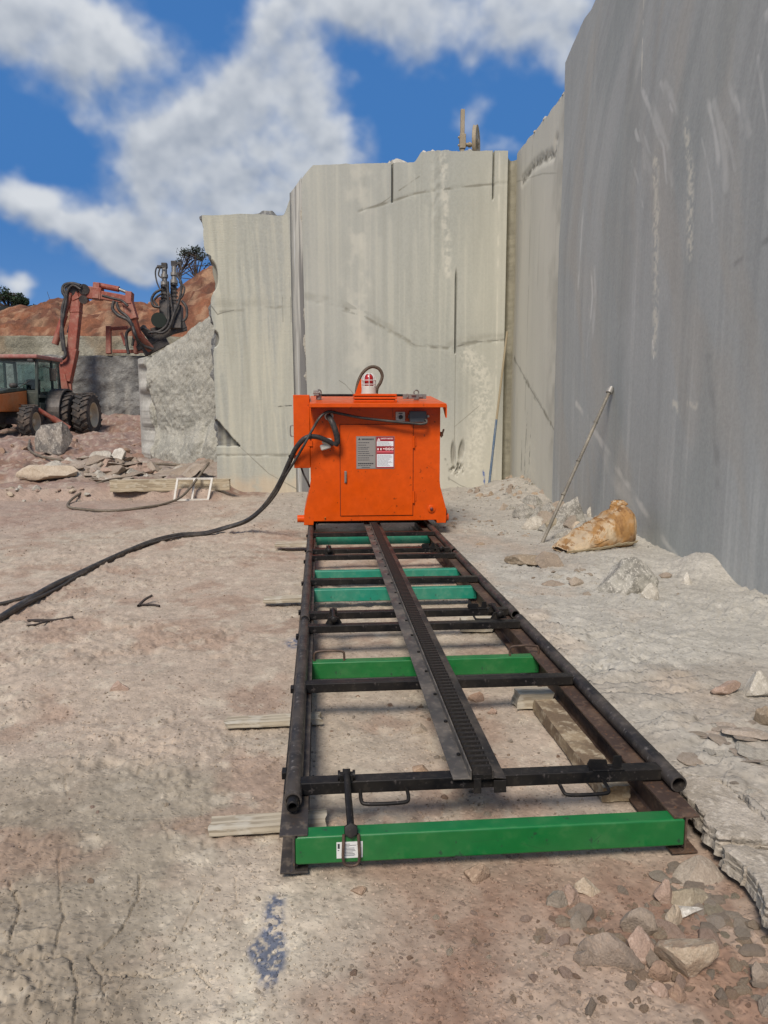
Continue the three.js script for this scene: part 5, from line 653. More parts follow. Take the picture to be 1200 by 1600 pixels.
cluster(30, 514, gauss(1.0, -2.05, .30, .26), [.045, .12], ['slate', 'beige', 'tan', 'pink', 'grey'], 'broken piece', 'broken pieces in the lower right rubble', 'rock_fragment', 'rock fragment', .5, 9, MK.heap);
cluster(46, 502, gauss(1.30, -2.26, .10, .30), [.03, .10], ['grey', 'flake', 'olive', 'slate'], 'flake', 'flakes along the right ledge', 'stone_flake', 'stone flake', .2, 8, MK.ledge);
cluster(80, 503, gauss(2.05, -2.9, .40, .40), [.04, .17], ['flake', 'grey', 'pale', 'flake'], 'flake', 'flakes on the right bench', 'stone_flake', 'stone flake', .13, 8, MK.bench);
cluster(42, 504, inBox(-1.2, -.2, -4.6, -1.9), [.010, .030], ['tan', 'pink', 'cream'], 'crumb', 'crumbs on the soil left of the track', 'soil_crumb', 'soil crumb', .55, 7, MK.left);
cluster(44, 505, gauss(.45, -2.15, .34, .22), [.012, .034], ['tan', 'pink', 'rust', 'cream'], 'crumb', 'crumbs in front of the green end tube', 'soil_crumb', 'soil crumb', .5, 7, MK.front);
cluster(34, 506, inBox(.0, 1.2, -4.6, -2.8), [.014, .05], ['tan', 'grey', 'rust'], 'crumb', 'crumbs between the rails', 'soil_crumb', 'soil crumb', .5, 7, MK.rails);
cluster(110, 507, gauss(-4.0, -15.6, 1.3, 1.1), [.10, .55], ['grey', 'pale', 'slate', 'pink'], 'broken block', 'rubble below the rough rock block', 'rubble_block', 'rubble', .42, 9, MK.heapL);
cluster(44, 515, gauss(-3.9, -15.2, 1.3, .8), [.2, .75], ['grey', 'pale', 'slate', 'flake'], 'flat slab', 'flat slabs in the rubble below the rough rock block', 'flat_stone', 'slab', .16, 8, MK.heapL);
cluster(60, 508, inBox(-9.5, -4.2, -24, -16.5), [.08, .26], ['pink', 'rust', 'tan', 'rust'], 'clod', 'clods on the red ground', 'soil_clod', 'clod', .5, 7, MK.red);
cluster(60, 509, gauss(2.2, -10.6, .75, 2.0), [.05, .15], ['grey', 'pale', 'beige', 'slate'], 'rough stone', 'stones on the dust near the corner', 'stone_chip', 'stone chip', .36, 7, MK.dust);
cluster(46, 510, gauss(3.3, -13.0, .7, .7), [.05, .20], ['dusty', 'grey', 'slate', 'beige'], 'fragment', 'debris in the wall corner', 'rock_fragment', 'rock fragment', .55, 7, MK.corner);
cluster(44, 513, gauss(3.25, -10.2, .36, 1.7), [.16, .50], ['dusty', 'pale', 'dusty', 'grey'], 'dust-covered rock', 'dusty rocks along the foot of the right wall', 'rock_fragment', 'rock fragment', .6, 8, MK.dust);
cluster(30, 511, gauss(2.4, -6.6, .5, .9), [.03, .10], ['pale', 'grey', 'slate'], 'stone', 'stones around the dusty boulder', 'stone_chip', 'stone chip', .45, 7, MK.boul);
cluster(34, 512, gauss(-5.2, -13.5, 1.6, .25), [.05, .2], ['cream', 'pale', 'pink', 'grey'], 'stone', 'stones along the rock shelf', 'stone_chip', 'stone chip', .5, 7, MK.shelf);
// broken ledge slabs along the edge of the right bench: an uneven outline, layered sides and a rough top
function ledgeSlab(outline, th, label, seed) {
  const r = rngOf(seed), ring = []; for (let i = 0; i < outline.length; i++) { const [x0, z0] = outline[i], [x1, z1] = outline[(i + 1) % outline.length], n = Math.max(2, Math.round(Math.hypot(x1 - x0, z1 - z0) / .016)); for (let k = 0; k < n; k++) { const t = k / n; ring.push([mix(x0, x1, t) + (fbm(i * 9 + t * 7, seed, 4) - .5) * .055, mix(z0, z1, t) + (fbm(i * 9 + t * 7, seed + 20, 4) - .5) * .05]); } }
  const N = ring.length, cx = ring.reduce((s, p) => s + p[0], 0) / N, cz = ring.reduce((s, p) => s + p[1], 0) / N, pos = [], idx = [], top = gh(cx + .25, cz) + .012, put = (q, y, o) => { for (let i = 0; i < N; i++) { const [x, z] = ring[i], a = mix(x, cx, q), b = mix(z, cz, q), d = o * (fbm(x * 20 + y * 30, z * 20 + y * 50, 3) - .5); pos.push(a + (x - cx) * d, y + (q > 0 ? (fbm(a * 7, b * 7, 4) - .5) * .022 + (vn(a * 60, b * 60) - .5) * .005 : 0), b + (z - cz) * d); } };
  const L = [[-.03, top - th, .10], [-.01, top - th * .72, .16], [.015, top - th * .66, .12], [-.005, top - th * .42, .12], [.02, top - th * .36, .1], [0, top - th * .1, .08], [.01, top, .03], [.03, top + .002, 0], [.10, top + .003, 0], [.2, top + .003, 0], [.3, top + .002, 0], [.42, top + .003, 0], [.56, top, 0], [.7, top, 0], [.85, top, 0], [.99, top, 0]]; for (const [q, y, o] of L) put(q, y, o);
  for (let k = 0; k + 1 < L.length; k++) for (let i = 0; i < N; i++) { const a = k * N + i, b = k * N + (i + 1) % N; idx.push(a, b, b + N, a, b + N, a + N); }
  const g = new THREE.BufferGeometry(); g.setAttribute('position', new THREE.Float32BufferAttribute(pos, 3)); g.setIndex(idx); const f = boxUV(toCreasedNormals(g, .6)); const m = stoneMat.ledge; m.side = THREE.DoubleSide; tag(obj('ledge_rock', f, m), label, 'rock slab');
}
stoneMat.ledge = rockMat(L3(172, 164, 150), L3(150, 142, 128), L3(186, 179, 165), .35, .010);
ledgeSlab([[1.44, -2.86], [1.455, -2.62], [1.43, -2.44], [1.58, -2.40], [1.80, -2.46], [1.86, -2.7], [1.74, -2.9]], .075, 'rough layered ledge slab right beside the open end of the right beam', 31);
ledgeSlab([[1.425, -2.415], [1.44, -2.25], [1.405, -2.06], [1.60, -2.03], [1.78, -2.12], [1.80, -2.40], [1.57, -2.38]], .075, 'rough ledge slab with a dark jagged face, middle of the right bench edge', 32);
ledgeSlab([[1.40, -2.035], [1.42, -1.9], [1.37, -1.7], [1.5, -1.55], [1.9, -1.7], [1.82, -2.08], [1.6, -2.0]], .07, 'ledge slab nearest the lower right picture corner', 33);
// white crumbs left along the wall tops
{
  const r = rngOf(640), mk = [[2.0, -14.6, 'the notch in the wall top'], [2.76, -14.6, 'the guide pulley'], [3.3, -14.6, 'the right vertical cut'], [3.8, -13.9, 'the wall corner'], [3.8, -13, 'the side wall rim'], [3.8, -12.2, 'the tall wall step']], protos = [0, 1, 2, 3].map(k => stone(660 + k, 1, .6, .8, 3, 8));
  for (let i = 0; i < 44; i++) { const side = i > 20, s = .03 + r() * r() * .10, tone = ['white', 'pale', 'cream'][Math.floor(r() * 3)], x = side ? 3.80 + r() * .1 : 1.95 + r() * 1.0, z = side ? -14.4 + r() * 2.5 : -14.56 - r() * .1, y = side ? sideTop(z) - .01 : 6.395 + (x - 1.98) / 1.6 * .06; const o = obj('rim_crumb', protos[i % 4], stoneMat[tone]); o.scale.setScalar(s); o.position.set(x, y, z); o.rotation.y = r() * 6; tag(o, whichOne(s, [.03, .12], tone, 'crumb on the wall rim', x, z, mk), 'stone chip', 'crumbs along the wall rims'); }
}
// grit: instanced small stuff nobody could count
{
  const N = 26000, g = stone(900, 1, .6, .8, 1, 6), m = new THREE.MeshStandardMaterial({ roughness: 1 }), im = new THREE.InstancedMesh(g, m, N), r = rngOf(99), M4 = new THREE.Matrix4(), q = new THREE.Quaternion(), e = new THREE.Euler(), col = new THREE.Color(); let k = 0;
  for (let tries = 0; k < N && tries < 200000; tries++) { const d = 1.6 * Math.pow(10, r() * .95), a = (-36 + r() * 78) * Math.PI / 180, x = Math.sin(a) * d, z = -Math.cos(a) * d; if (x > 3.7 || z < -14.3) continue; const dens = ss(.40, .68, fbm(x * 1.3 + 50, z * 1.3 + 20, 3)) * .8 + .08 + (x > .2 && z > -2.6 ? .35 : 0); if (r() > dens) continue; const s = (.0035 + Math.pow(r(), 3) * .013) * (d > 4 ? 1 + (d - 4) * .12 : 1); const c = gcol(x, z), f = .42 + r() * .5; col.setRGB(c[0] * f, c[1] * f, c[2] * f); e.set(r() * .8, r() * 6.3, r() * .8); M4.compose(V(x, gh(x, z) - s * .12, z), q.setFromEuler(e), V(s, s, s)); im.setMatrixAt(k, M4); im.setColorAt(k, col); k++; }
  im.count = k; im.name = 'grit'; fin(im); scene.add(tag(im, 'fine loose grit scattered over the quarry floor', 'grit', null, 'stuff'));
}

// ---------------------------------------------------------------- tractor with the drilling boom
const SURVEY = new THREE.Euler(-.13369, -.08552, 0, 'YXZ');   // fixed bearings the far machines were measured with
const tyreM = wornPaint([.030, .029, .028], L3(128, 112, 96), .6, [.08, .07, .06], .3, .9, 0, 1.0, 21);
const redSteel = wornPaint(L3(138, 66, 48), L3(156, 126, 106), .6, L3(90, 62, 50), 1, .6, 0, 1.6, 22), hoodOrange = wornPaint(L3(186, 104, 46), L3(160, 120, 84), .5, L3(90, 70, 50), .8, .55, 0, 1.4, 23);
const cabDark = wornPaint(L3(44, 56, 50), L3(120, 116, 102), .3, [.05, .05, .05], .4, .5, 0, 1.2, 24), darkIron = wornPaint(L3(52, 50, 48), L3(120, 108, 94), .35, L3(90, 64, 50), .8, .6, 0, 1, 25), rimM = wornPaint(L3(188, 178, 152), L3(150, 130, 108), .5, L3(110, 80, 60), .8, .6, 0, .8, 26);
const paneM = new THREE.MeshPhysicalMaterial({ color: new THREE.Color().setRGB(.72, .82, .80), roughness: .05, transmission: 1, thickness: 0, ior: 1.5 });
{
  const t = thing('tractor', 'old orange tractor with green black cab, dual rear tyres and red folding boom', 'tractor', [-10.4, .70, -28.6], -4 * Math.PI / 180);
  const inv = new THREE.Matrix4().makeRotationY(4 * Math.PI / 180), lp = (x, y, z) => V(x + 10.4, y - .70, z + 28.6).applyMatrix4(inv).toArray();
  function wheel(x, y, z, R, W, lugs) {
    const w = new THREE.Group(); w.name = 'wheel'; w.position.set(x, y, z); t.add(w);
    const ri = R * .56, m = new MB(); m.lathe([[ri, -W * .44], [ri + .03, -W * .5], [R * .86, -W * .5], [R * .93, -W * .44], [R * .95, -W * .3], [R * .955, 0], [R * .95, W * .3], [R * .93, W * .44], [R * .86, W * .5], [ri + .03, W * .5], [ri, W * .44]], 48, 0, 0, 0, 0, 0, Math.PI / 2);
    for (let k = 0; k < lugs; k++) for (const s of [-1, 1]) { const a = (k + (s > 0 ? .5 : 0)) / lugs * Math.PI * 2, b = new THREE.BoxGeometry(W * .56, R * .085, R * .105); b.rotateY(s * .55); b.translate(s * W * .235, 0, 0); b.rotateX(0); b.translate(0, R * .965, 0); b.rotateX(a); m.add(b); }
    m.build('tyre', tyreM, w);
    const r = new MB(); r.lathe([[.05, W * .05], [ri * .55, W * .06], [ri * .8, W * .12], [ri * .88, W * .4], [ri * .98, W * .47], [ri * 1.02, W * .47], [ri * 1.02, -W * .47], [ri * .9, -W * .4], [ri * .8, W * .1], [.05, W * .03]], 40, 0, 0, 0, 0, 0, -Math.PI / 2); r.build('rim', rimM, w);
    const h = new MB(); h.lathe([[.001, .12], [.09, .12], [.11, .08], [.11, -.05]], 20, W * .06, 0, 0, 0, 0, -Math.PI / 2); for (let k = 0; k < 8; k++) h.rod([W * .05, Math.cos(k * .785) * .19, Math.sin(k * .785) * .19], [W * .13, Math.cos(k * .785) * .19, Math.sin(k * .785) * .19], .022, .022, 6); h.build('hub', rimM, w);
  }
  for (const s of [1, -1]) { wheel(s * 1.32, .80, 0, .80, .52, 20); wheel(s * 1.98, .80, -.02, .80, .54, 20); wheel(s * .98, .58, 2.35, .58, .42, 17); }
  const ch = new MB(); ch.box(.5, .45, 3.6, 0, .75, 1.3, .04); ch.box(1.5, .22, .25, 0, .62, 2.45, .03); ch.box(3.6, .26, .26, 0, .8, 0, .04); ch.box(.9, .5, .8, 0, .85, .5, .05); ch.rod([.3, .5, 1.0], [.42, .55, 2.2], .06); ch.build('chassis', darkIron, t);
  const hd = new MB(); hd.ext([[1.32, .92], [3.65, .92], [3.7, 1.2], [3.6, 1.45], [1.32, 1.64]], .84, .03, .42, 0, 0, 0, -Math.PI / 2); const hood = hd.build('hood', hoodOrange, t);
  const ht = new MB(); ht.ext([[1.32, 1.64], [3.6, 1.46], [3.6, 1.52], [2.4, 1.70], [1.32, 1.74]], .80, .03, .40, 0, 0, 0, -Math.PI / 2); ht.build('hood_top', cabDark, hood); const hv = new MB(); for (let k = 0; k < 6; k++) hv.rod([.445, 1.08 + (k % 2) * .07, 1.75 + Math.floor(k / 2) * .1], [.46, 1.08 + (k % 2) * .07, 1.75 + Math.floor(k / 2) * .1], .022, .022, 8); hv.build('vent_hole', plain([.01, .01, .01]), hood);
  const ex = new MB(); ex.lathe([[.001, .0], [.09, 0], [.13, .05], [.13, .13], [.09, .16], [.001, .16]], 18, .2, 1.72, 1.75); ex.build('air_cleaner', darkIron, hood);
  // cab
  const rf = new MB(); rf.box(1.82, .14, 2.2, 0, 2.80, .32, .05); rf.box(1.5, .05, 1.4, -.1, 2.88, .15, .02); rf.build('cab_roof', wornPaint(L3(150, 92, 84), L3(168, 152, 136), .5, L3(90, 60, 54), .8, .6, 0, 1.5, 27), t);
  const fr = new MB(); for (const s of [-1, 1]) { fr.bar([s * .76, 1.0, 1.30], [s * .80, 2.74, 1.20], .09, .09, [0, 0, 1], .01); fr.bar([s * .84, .9, .12], [s * .84, 2.74, .12], .08, .07, [0, 0, 1], .01); fr.bar([s * .80, 1.35, -.65], [s * .78, 2.74, -.55], .09, .09, [0, 0, 1], .01); fr.box(.06, .09, 1.9, s * .82, 2.70, .3, .01); fr.box(.05, .10, 1.15, s * .83, 1.45, .70, .01); fr.box(.05, .5, 1.1, s * .83, .98, .70, .02); } fr.box(1.6, .09, .07, 0, 2.70, 1.22, .01); fr.box(1.6, .08, .06, 0, 1.62, 1.27, .01); fr.box(1.6, .5, .08, 0, 1.35, 1.27, .02); fr.box(1.6, .9, .06, 0, 1.2, -.62, .02); fr.box(1.6, .08, 1.6, 0, .98, .2, .02); fr.build('cab_frame', cabDark, t);
  const pane = (n, w, h, x, y, z, ry) => { const m = new MB(); m.box(w, h, .008, x, y, z, 0, 0, ry, 0); m.build(n, paneM, t); };
  pane('windscreen', 1.46, 1.0, 0, 2.16, 1.235, 0); pane('door_pane', 1.04, 1.16, .835, 2.08, .66, Math.PI / 2); pane('quarter_pane', .62, 1.16, .815, 2.08, -.26, Math.PI / 2); pane('rear_pane', 1.42, 1.0, 0, 2.15, -.60, 0); pane('door_pane', 1.04, 1.16, -.835, 2.08, .66, Math.PI / 2);
  const dl = new MB(); dl.box(.03, .05, .14, .87, 1.50, .28, .01); dl.rod([.86, 1.75, .95], [.86, 1.05, .2], .012); dl.build('door_handle', darkIron, t);
  const se = new MB(); se.box(.5, .12, .5, 0, 1.42, .05, .04); se.box(.5, .62, .12, 0, 1.78, -.22, .05, -.12); se.build('seat', plain([.03, .03, .035], .9), t); const st = new MB(); st.torus(.2, .018, 0, 1.80, .55, 1.0); st.rod([0, 1.3, .78], [0, 1.8, .55], .022); st.build('steering_wheel', plain([.02, .02, .02], .6), t);
  const wl = new MB(); wl.box(.2, .12, .12,   .66, 2.66, 1.36, .03); wl.build('work_lamp', darkIron, t); const mr = new MB(); mr.box(.05, .44, .28, 1.08, 2.22, .62, .03, 0, 1.2); mr.rod([.86, 2.5, .9], [1.08, 2.42, .62], .015); mr.build('wing_mirror', darkIron, t); const wp = new MB(); wp.rod([.1, 1.72, 1.26], [.55, 2.0, 1.255], .01); wp.build('wiper', darkIron, t);
  for (const s of [1, -1]) { const m = new MB(); const pts = [], R0 = .86, R1 = .93; for (let k = 0; k <= 14; k++) { const a = -.25 + k / 14 * 2.5; pts.push([Math.cos(a) * R1, Math.sin(a) * R1]); } for (let k = 14; k >= 0; k--) { const a = -.25 + k / 14 * 2.5; pts.push([Math.cos(a) * R0, Math.sin(a) * R0]); } m.ext(pts, .50, .008, s > 0 ? 1.34 : -.82, .82, 0, 0, -Math.PI / 2); m.build('fender', darkIron, t); }
  const sy = new MB(); sy.rod([1.15, 1.0, 2.15], [1.55, .68, 1.9], .075, .075, 14); sy.rod([1.50, .72, 1.93], [1.98, .34, 1.7], .105, .105, 14); sy.build('stabiliser_leg', redSteel, t); const sr = new MB(); sr.bar([1.0, .62, 1.9], [1.85, .42, 1.6], .12, .12); sr.build('stabiliser_arm', darkIron, t);
  // boom
  const Zb = 29.3, pk = (px, py, zc = Zb, dx = 0) => { const x = (px - 600) / 1175 * zc, y = (800 - py) / 1175 * zc, v = V(x, y, -zc).applyEuler(SURVEY); return lp(v.x, v.y + 1.65, v.z); };
  const mast = new MB(); mast.bar(pk(112, 655), pk(98, 585), .34, .40, [0, 0, 1], .02); mast.bar(pk(104, 640), pk(100, 560), .5, .14, [0, 0, 1], .02); mast.build('boom_base', redSteel, t);
  const lo = new MB(); lo.bar(pk(103, 596), pk(114, 545), .42, .34, [0, 0, 1], .03); lo.bar(pk(113, 550), pk(121, 470), .36, .32, [0, 0, 1], .03); lo.bar(pk(119, 490), pk(117, 452), .4, .36, [0, 0, 1], .03); lo.bar(pk(100, 570), pk(96, 590), .5, .3, [0, 0, 1], .03); lo.build('lower_boom', redSteel, t);
  const cy = new MB(); cy.rod(pk(86, 538, Zb - .2), pk(101, 492, Zb - .2), .13, .13, 16); cy.rod(pk(101, 492, Zb - .2), pk(110, 458, Zb - .2), .10, .10, 14); cy.build('boom_cylinder', redSteel, t); const cr = new MB(); cr.rod(pk(118, 478, Zb + .1), pk(106, 520, Zb + .1), .045, .045, 10); cr.rod(pk(112, 560), pk(100, 600), .06, .06, 10); cr.rod(pk(106, 622, Zb - .3), pk(103, 645, Zb - .3), .16, .16, 14); cr.build('cylinder_rod', dullSteel, t);
  const kn = new MB(); for (const [x, y, r] of [[113, 452, .22], [131, 452, .20], [130, 468, .16]]) { const a = pk(x, y, Zb - .28), b = pk(x, y, Zb + .28); kn.rod(a, b, r, r, 18); } kn.build('knuckle_pin', darkIron, t);
  const kb = new MB(); kb.bar(pk(112, 448), pk(122, 470), .30, .42, [0, 0, 1], .02); kb.bar(pk(120, 447), pk(134, 472), .25, .30, [0, 0, 1], .02); kb.build('knuckle_bracket', redSteel, t);
  const ji = new MB(); ji.bar(pk(128, 456), pk(160, 460), .46, .34, [0, 0, 1], .03); ji.bar(pk(156, 461), pk(206, 470), .32, .28, [0, 0, 1], .03); ji.bar(pk(153, 443), pk(151, 468), .26, .36, [0, 0, 1], .02); ji.bar(pk(203, 457), pk(202, 476), .24, .36, [0, 0, 1], .02); ji.build('jib', redSteel, t);
  const jc = new MB(); jc.rod(pk(155, 446), pk(186, 452), .11, .11, 14); jc.build('jib_cylinder', redSteel, t); const jr = new MB(); jr.rod(pk(186, 452), pk(204, 459), .06, .06, 12); jr.build('jib_rod', dullSteel, t);
  const ar = new MB(); ar.bar(pk(199, 470), pk(208, 500), .40, .30, [0, 0, 1], .03); ar.bar(pk(207, 496), pk(216, 528, Zb + .4), .30, .28, [0, 0, 1], .03); ar.bar(pk(214, 522, Zb + .3), pk(236, 546, Zb + .9), .28, .26, [0, 0, 1], .03); ar.build('outer_arm', redSteel, t);
  const hz = (a, r, n = 'hydraulic_hose') => { const m = new MB(); m.tube(a.map(([x, y, z = Zb - .35]) => pk(x, y, z)), r, 60, 8); m.build(n, rubber, t); };
  hz([[126, 446], [112, 443], [100, 446], [98, 456], [102, 464], [98, 480], [97, 510], [100, 540], [102, 556], [95, 562], [88, 562]], .065); hz([[128, 448], [110, 444], [101, 450], [104, 462], [100, 490], [95, 520], [99, 548]], .05); hz([[126, 452], [114, 446], [106, 454], [103, 475], [97, 500]], .05); hz([[178, 470], [176, 482], [184, 492], [200, 500], [206, 508]], .065); hz([[182, 472], [186, 484], [200, 496], [208, 512], [218, 535, 29.8], [232, 544, 30]], .055); hz([[206, 505], [212, 525], [224, 540, 29.8], [240, 546, 30]], .06); hz([[160, 462], [175, 466], [190, 470], [200, 478]], .05);
}
// twin mast drill set on the bench
{
  const t = thing('rock_drill', 'twin mast rock drill with looping hoses at the end of the tractor boom', 'rock drill', [-7.2, 3.85, -32.0]);
  const Zd = 30.6, pk = (px, py, zc = Zd) => { const x = (px - 600) / 1175 * zc, y = (800 - py) / 1175 * zc, v = V(x, y, -zc).applyEuler(SURVEY); return [v.x + 7.2, v.y + 1.65 - 3.85, v.z + 32.0]; };
  const part = (n, mt, f) => { const m = new MB(); f(m); return m.build(n, mt, t); };
  for (const [x, y0, y1] of [[257, 414, 500], [272, 411, 500]]) { const g = part('mast', darkIron, m => { m.bar(pk(x, y1), pk(x, y0), .17, .22, [0, 0, 1], .01); m.bar(pk(x - 4, y1 - 6), pk(x - 4, y0 + 26), .07, .12, [0, 0, 1], .01); }); const h = new MB(); h.rod(pk(x, y0 + 34, Zd - .2), pk(x, y0 + 6, Zd - .2), .10, .085, 12); h.rod(pk(x, y0 + 20, Zd - .2), pk(x, y0 + 15, Zd - .2), .14, .14, 12); h.rod(pk(x, y0 + 32, Zd - .2), pk(x, y0 + 27, Zd - .2), .15, .15, 12); h.build('drill_motor', dullSteel, g); const c = new MB(); c.box(.22, .20, .24, ...pk(x, y0 + 1), .02); c.box(.26, .12, .16, ...(x < 260 ? pk(x - 6, y0 + 3) : pk(x + 7, y0 + 1)), .02); c.build('mast_head', darkIron, g); const sl = new MB(); for (let k = 0; k < 8; k++) sl.box(.26, .045, .30, ...pk(x, y0 + 34 + k * 6)); sl.build('feed_slide', darkIron, g); }
  part('carriage', darkIron, m => { m.bar(pk(276, 515), pk(276, 478), .46, .5, [0, 0, 1], .03); m.bar(pk(238, 522), pk(290, 508), .18, .45, [0, 1, 0], .02); m.bar(pk(262, 508), pk(262, 470), .62, .3, [0, 0, 1], .02); });
  part('hose_reel', plain(L3(34, 44, 36), .7), m => { m.rod(pk(248, 500, Zd - .35), pk(248, 500, Zd + .25), .30, .30, 26); });
  part('sled_frame', redSteel, m => { m.bar(pk(170, 553), pk(170, 510), .20, .2, [0, 0, 1], .02); m.bar(pk(170, 514), pk(200, 512), .12, .14, [0, 1, 0], .02); m.bar(pk(176, 549), pk(236, 549), .09, .14, [0, 1, 0], .02); m.bar(pk(213, 553), pk(210, 516), .16, .2, [0, 0, 1], .02); m.bar(pk(196, 540), pk(190, 520), .1, .12, [0, 0, 1], .01); });
  part('feed_beam', darkIron, m => { m.bar(pk(215, 545), pk(290, 508), .22, .22, [0, 1, 0], .02); m.bar(pk(225, 552), pk(262, 533), .16, .3, [0, 1, 0], .02); m.bar(pk(212, 530), pk(236, 552), .2, .25, [0, 1, 0], .02); m.bar(pk(222, 510), pk(240, 535), .18, .22, [0, 1, 0], .02); });
  const hose = (a, r = .05) => part('drill_hose', rubber, m => m.tube(a.map(([x, y, z = Zd - .4]) => pk(x, y, z)), r, 50, 7));
  hose([[256, 417], [246, 417], [243, 424], [245, 440], [250, 452]], .03); hose([[250, 418], [248, 430], [256, 436]], .03); hose([[252, 452], [242, 458], [237, 468], [240, 478], [250, 480]], .055); hose([[254, 458], [246, 463], [241, 470], [246, 477]], .045); hose([[277, 430], [283, 442], [280, 470], [272, 490], [264, 512], [254, 520], [240, 518]], .055); hose([[262, 440], [263, 480], [262, 505], [250, 517], [232, 520]], .055); hose([[284, 470], [291, 480], [291, 496], [286, 502]], .055); hose([[274, 415], [280, 412], [284, 420], [282, 440], [285, 452]], .03); hose([[205, 513], [198, 520], [198, 538], [201, 553]], .065); hose([[205, 512], [209, 516], [207, 540]], .055); hose([[238, 520], [224, 513], [216, 520], [222, 540]], .05); hose([[258, 446], [266, 462], [268, 480]], .03); hose([[280, 440], [288, 450], [284, 464], [276, 470]], .04);
}
// fence of dark mesh, whip aerial and trees on the bank
function leafTree(name, label, pos, trunkPts, crown, nL, size, colr, sparse) {
  const t = thing(name, label, 'tree', pos), r = rngOf(nL + 5); const tm = new MB(); for (const [a, b, r1, r2] of trunkPts) tm.rod(a, b, r1, r2, 8);
  const tips = []; for (let k = 0; k < (sparse ? 46 : 40); k++) { const c = crown[Math.floor(r() * crown.length)], p = [c[0] + (r() - .5) * 1.5 * c[3], c[1] + (r() - .5) * 1.4 * c[4], c[2] + (r() - .5) * 1.5 * c[3]], e = trunkPts[Math.floor(r() * trunkPts.length)][1]; tm.rod(e, [(p[0] + e[0]) / 2 + (r() - .5) * .3, (p[1] + e[1]) / 2 + .15, (p[2] + e[2]) / 2], sparse ? .035 : .05, .03, 5); tm.rod([(p[0] + e[0]) / 2, (p[1] + e[1]) / 2 + .12, (p[2] + e[2]) / 2], p, .028, .012, 5); tips.push(p); } tm.build('trunk', plain(L3(72, 62, 54), .95), t);
  const pos3 = [], cl = []; for (let k = 0; k < nL; k++) { let c; if (sparse && r() < .45) { const p = tips[Math.floor(r() * tips.length)]; c = [p[0] + (r() - .5) * .5, p[1] + (r() - .5) * .4, p[2] + (r() - .5) * .5]; } else { const q = crown[Math.floor(r() * crown.length)]; let a, b, d; do { a = r() * 2 - 1; b = r() * 2 - 1; d = r() * 2 - 1; } while (a * a + b * b + d * d > 1); const s = .55 + .45 * Math.cbrt(a * a + b * b + d * d); c = [q[0] + a * q[3] * s, q[1] + b * q[4] * s, q[2] + d * q[3] * s]; if (fbm(c[0] * 1.6 + 9, c[1] * 2 + c[2], 3) < .42) continue; } const u = V(r() - .5, r() - .5, r() - .5).normalize().multiplyScalar(size * (.6 + r())), w = V(r() - .5, r() - .5, r() - .5).normalize().multiplyScalar(size * .5 * (.6 + r())); const f = .6 + r() * .8; for (const [i, j] of [[-1, -1], [1, -1], [1, 1], [-1, -1], [1, 1], [-1, 1]]) { pos3.push(c[0] + u.x * i + w.x * j, c[1] + u.y * i + w.y * j, c[2] + u.z * i + w.z * j); cl.push(colr[0] * f, colr[1] * f, colr[2] * f); } }
  const g = new THREE.BufferGeometry(); g.setAttribute('position', new THREE.Float32BufferAttribute(pos3, 3)); g.setAttribute('color', new THREE.Float32BufferAttribute(cl, 3)); g.computeVertexNormals(); obj('crown', g, new THREE.MeshStandardMaterial({ vertexColors: true, roughness: .9, side: THREE.DoubleSide }), t);
}
leafTree('broad_tree', 'dark rounded tree on the red bank at the far left', [-22.2, 8.2, -57.5], [[[0, -.6, 0], [.1, .7, 0], .14, .11], [[.1, .7, 0], [-.9, 1.4, .2], .09, .05], [[.1, .7, 0], [.9, 1.3, 0], .08, .05], [[.1, .7, 0], [.2, 1.7, .1], .08, .05]], [[-1.2, 1.45, 0, .95, .5], [-.3, 1.75, .2, .9, .5], [.55, 1.5, 0, .75, .42], [1.15, 1.2, .2, .5, .32], [-2.2, 1.3, 0, .8, .5], [.9, 1.0, 0, .5, .25]], 5200, .06, [.022, .045, .018], false);
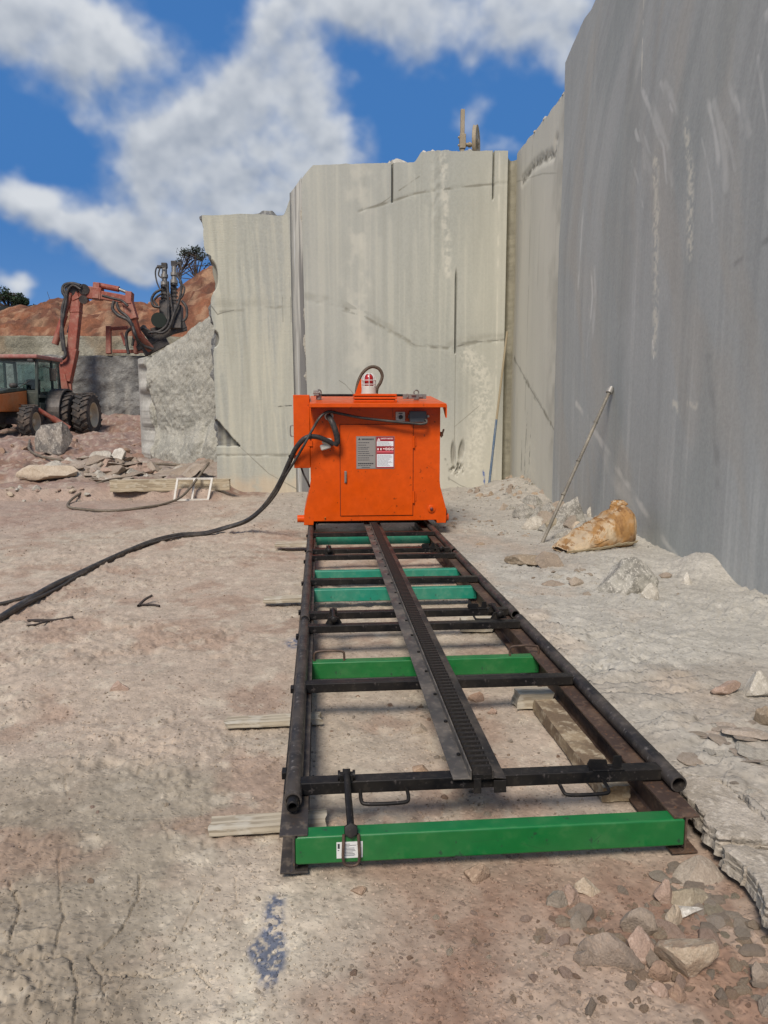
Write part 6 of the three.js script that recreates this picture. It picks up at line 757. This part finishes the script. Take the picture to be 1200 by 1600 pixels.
leafTree('gum_tree', 'thin sparse tree half hidden by the ragged wall edge', [-8.1, 9.5, -52.5], [[[0, -1, 0], [.1, .8, 0], .09, .07], [[.1, .8, 0], [-.5, 1.9, 0], .06, .03], [[.1, .8, 0], [.5, 2.0, 0], .06, .03], [[.1, .8, 0], [.1, 2.2, .2], .06, .03], [[.1, .8, 0], [-.9, 1.4, .1], .04, .02], [[.1, .8, 0], [-1.1, .9, .1], .04, .015]], [[-.6, 2.5, 0, .45, .28], [.6, 2.4, 0, .6, .55], [.1, 2.7, 0, .4, .25], [.9, 1.9, 0, .4, .3], [-.9, 2.0, 0, .3, .2]], 1100, .05, [.03, .045, .028], true);
{
  const m = new MB(), r = rngOf(8); const t = thing('shade_fence', 'low fence of dark mesh along the top of the red bank', 'fence', [-20.2, 8.3, -55.2]); const dm = plain([.020, .026, .028], .95);
  for (let k = 0; k < 6; k++) { const g = new THREE.PlaneGeometry(1.12, .62, 14, 6), p = g.attributes.position; for (let i = 0; i < p.count; i++) p.setZ(i, (fbm((p.getX(i) + k) * 5, p.getY(i) * 3, 3) - .5) * .16), p.setY(i, p.getY(i) + (p.getY(i) > .2 ? (fbm((p.getX(i) + k) * 2, 3, 2) - .5) * .2 : 0)); g.computeVertexNormals(); const dm2 = dm.clone(); dm2.side = THREE.DoubleSide; const o = obj('mesh_panel', g, dm2, t); o.position.set(-3.2 + k * 1.1, .12 + k * .05, 0); const q = new MB(); q.rod([-3.75 + k * 1.1, -.4, -.03], [-3.75 + k * 1.1, .48 + k * .05, -.03], .03, .03, 8); q.build('fence_post', darkIron, t); }
  const a = thing('whip_aerial', 'thin whip aerial rising beside the dark mesh fence', 'aerial', [-18.3, 8.3, -55.2]); const am = new MB(); am.rod([0, -.4, 0], [.05, .3, 0], .03, .025, 8); am.build('mount', darkIron, a); const aw = new MB(); aw.rod([.05, .3, 0], [-.28, 1.5, 0], .02, .012, 6); aw.build('whip', darkIron, a);
}
// small rusty rods standing on the ledge

renderer.render(scene, camera);
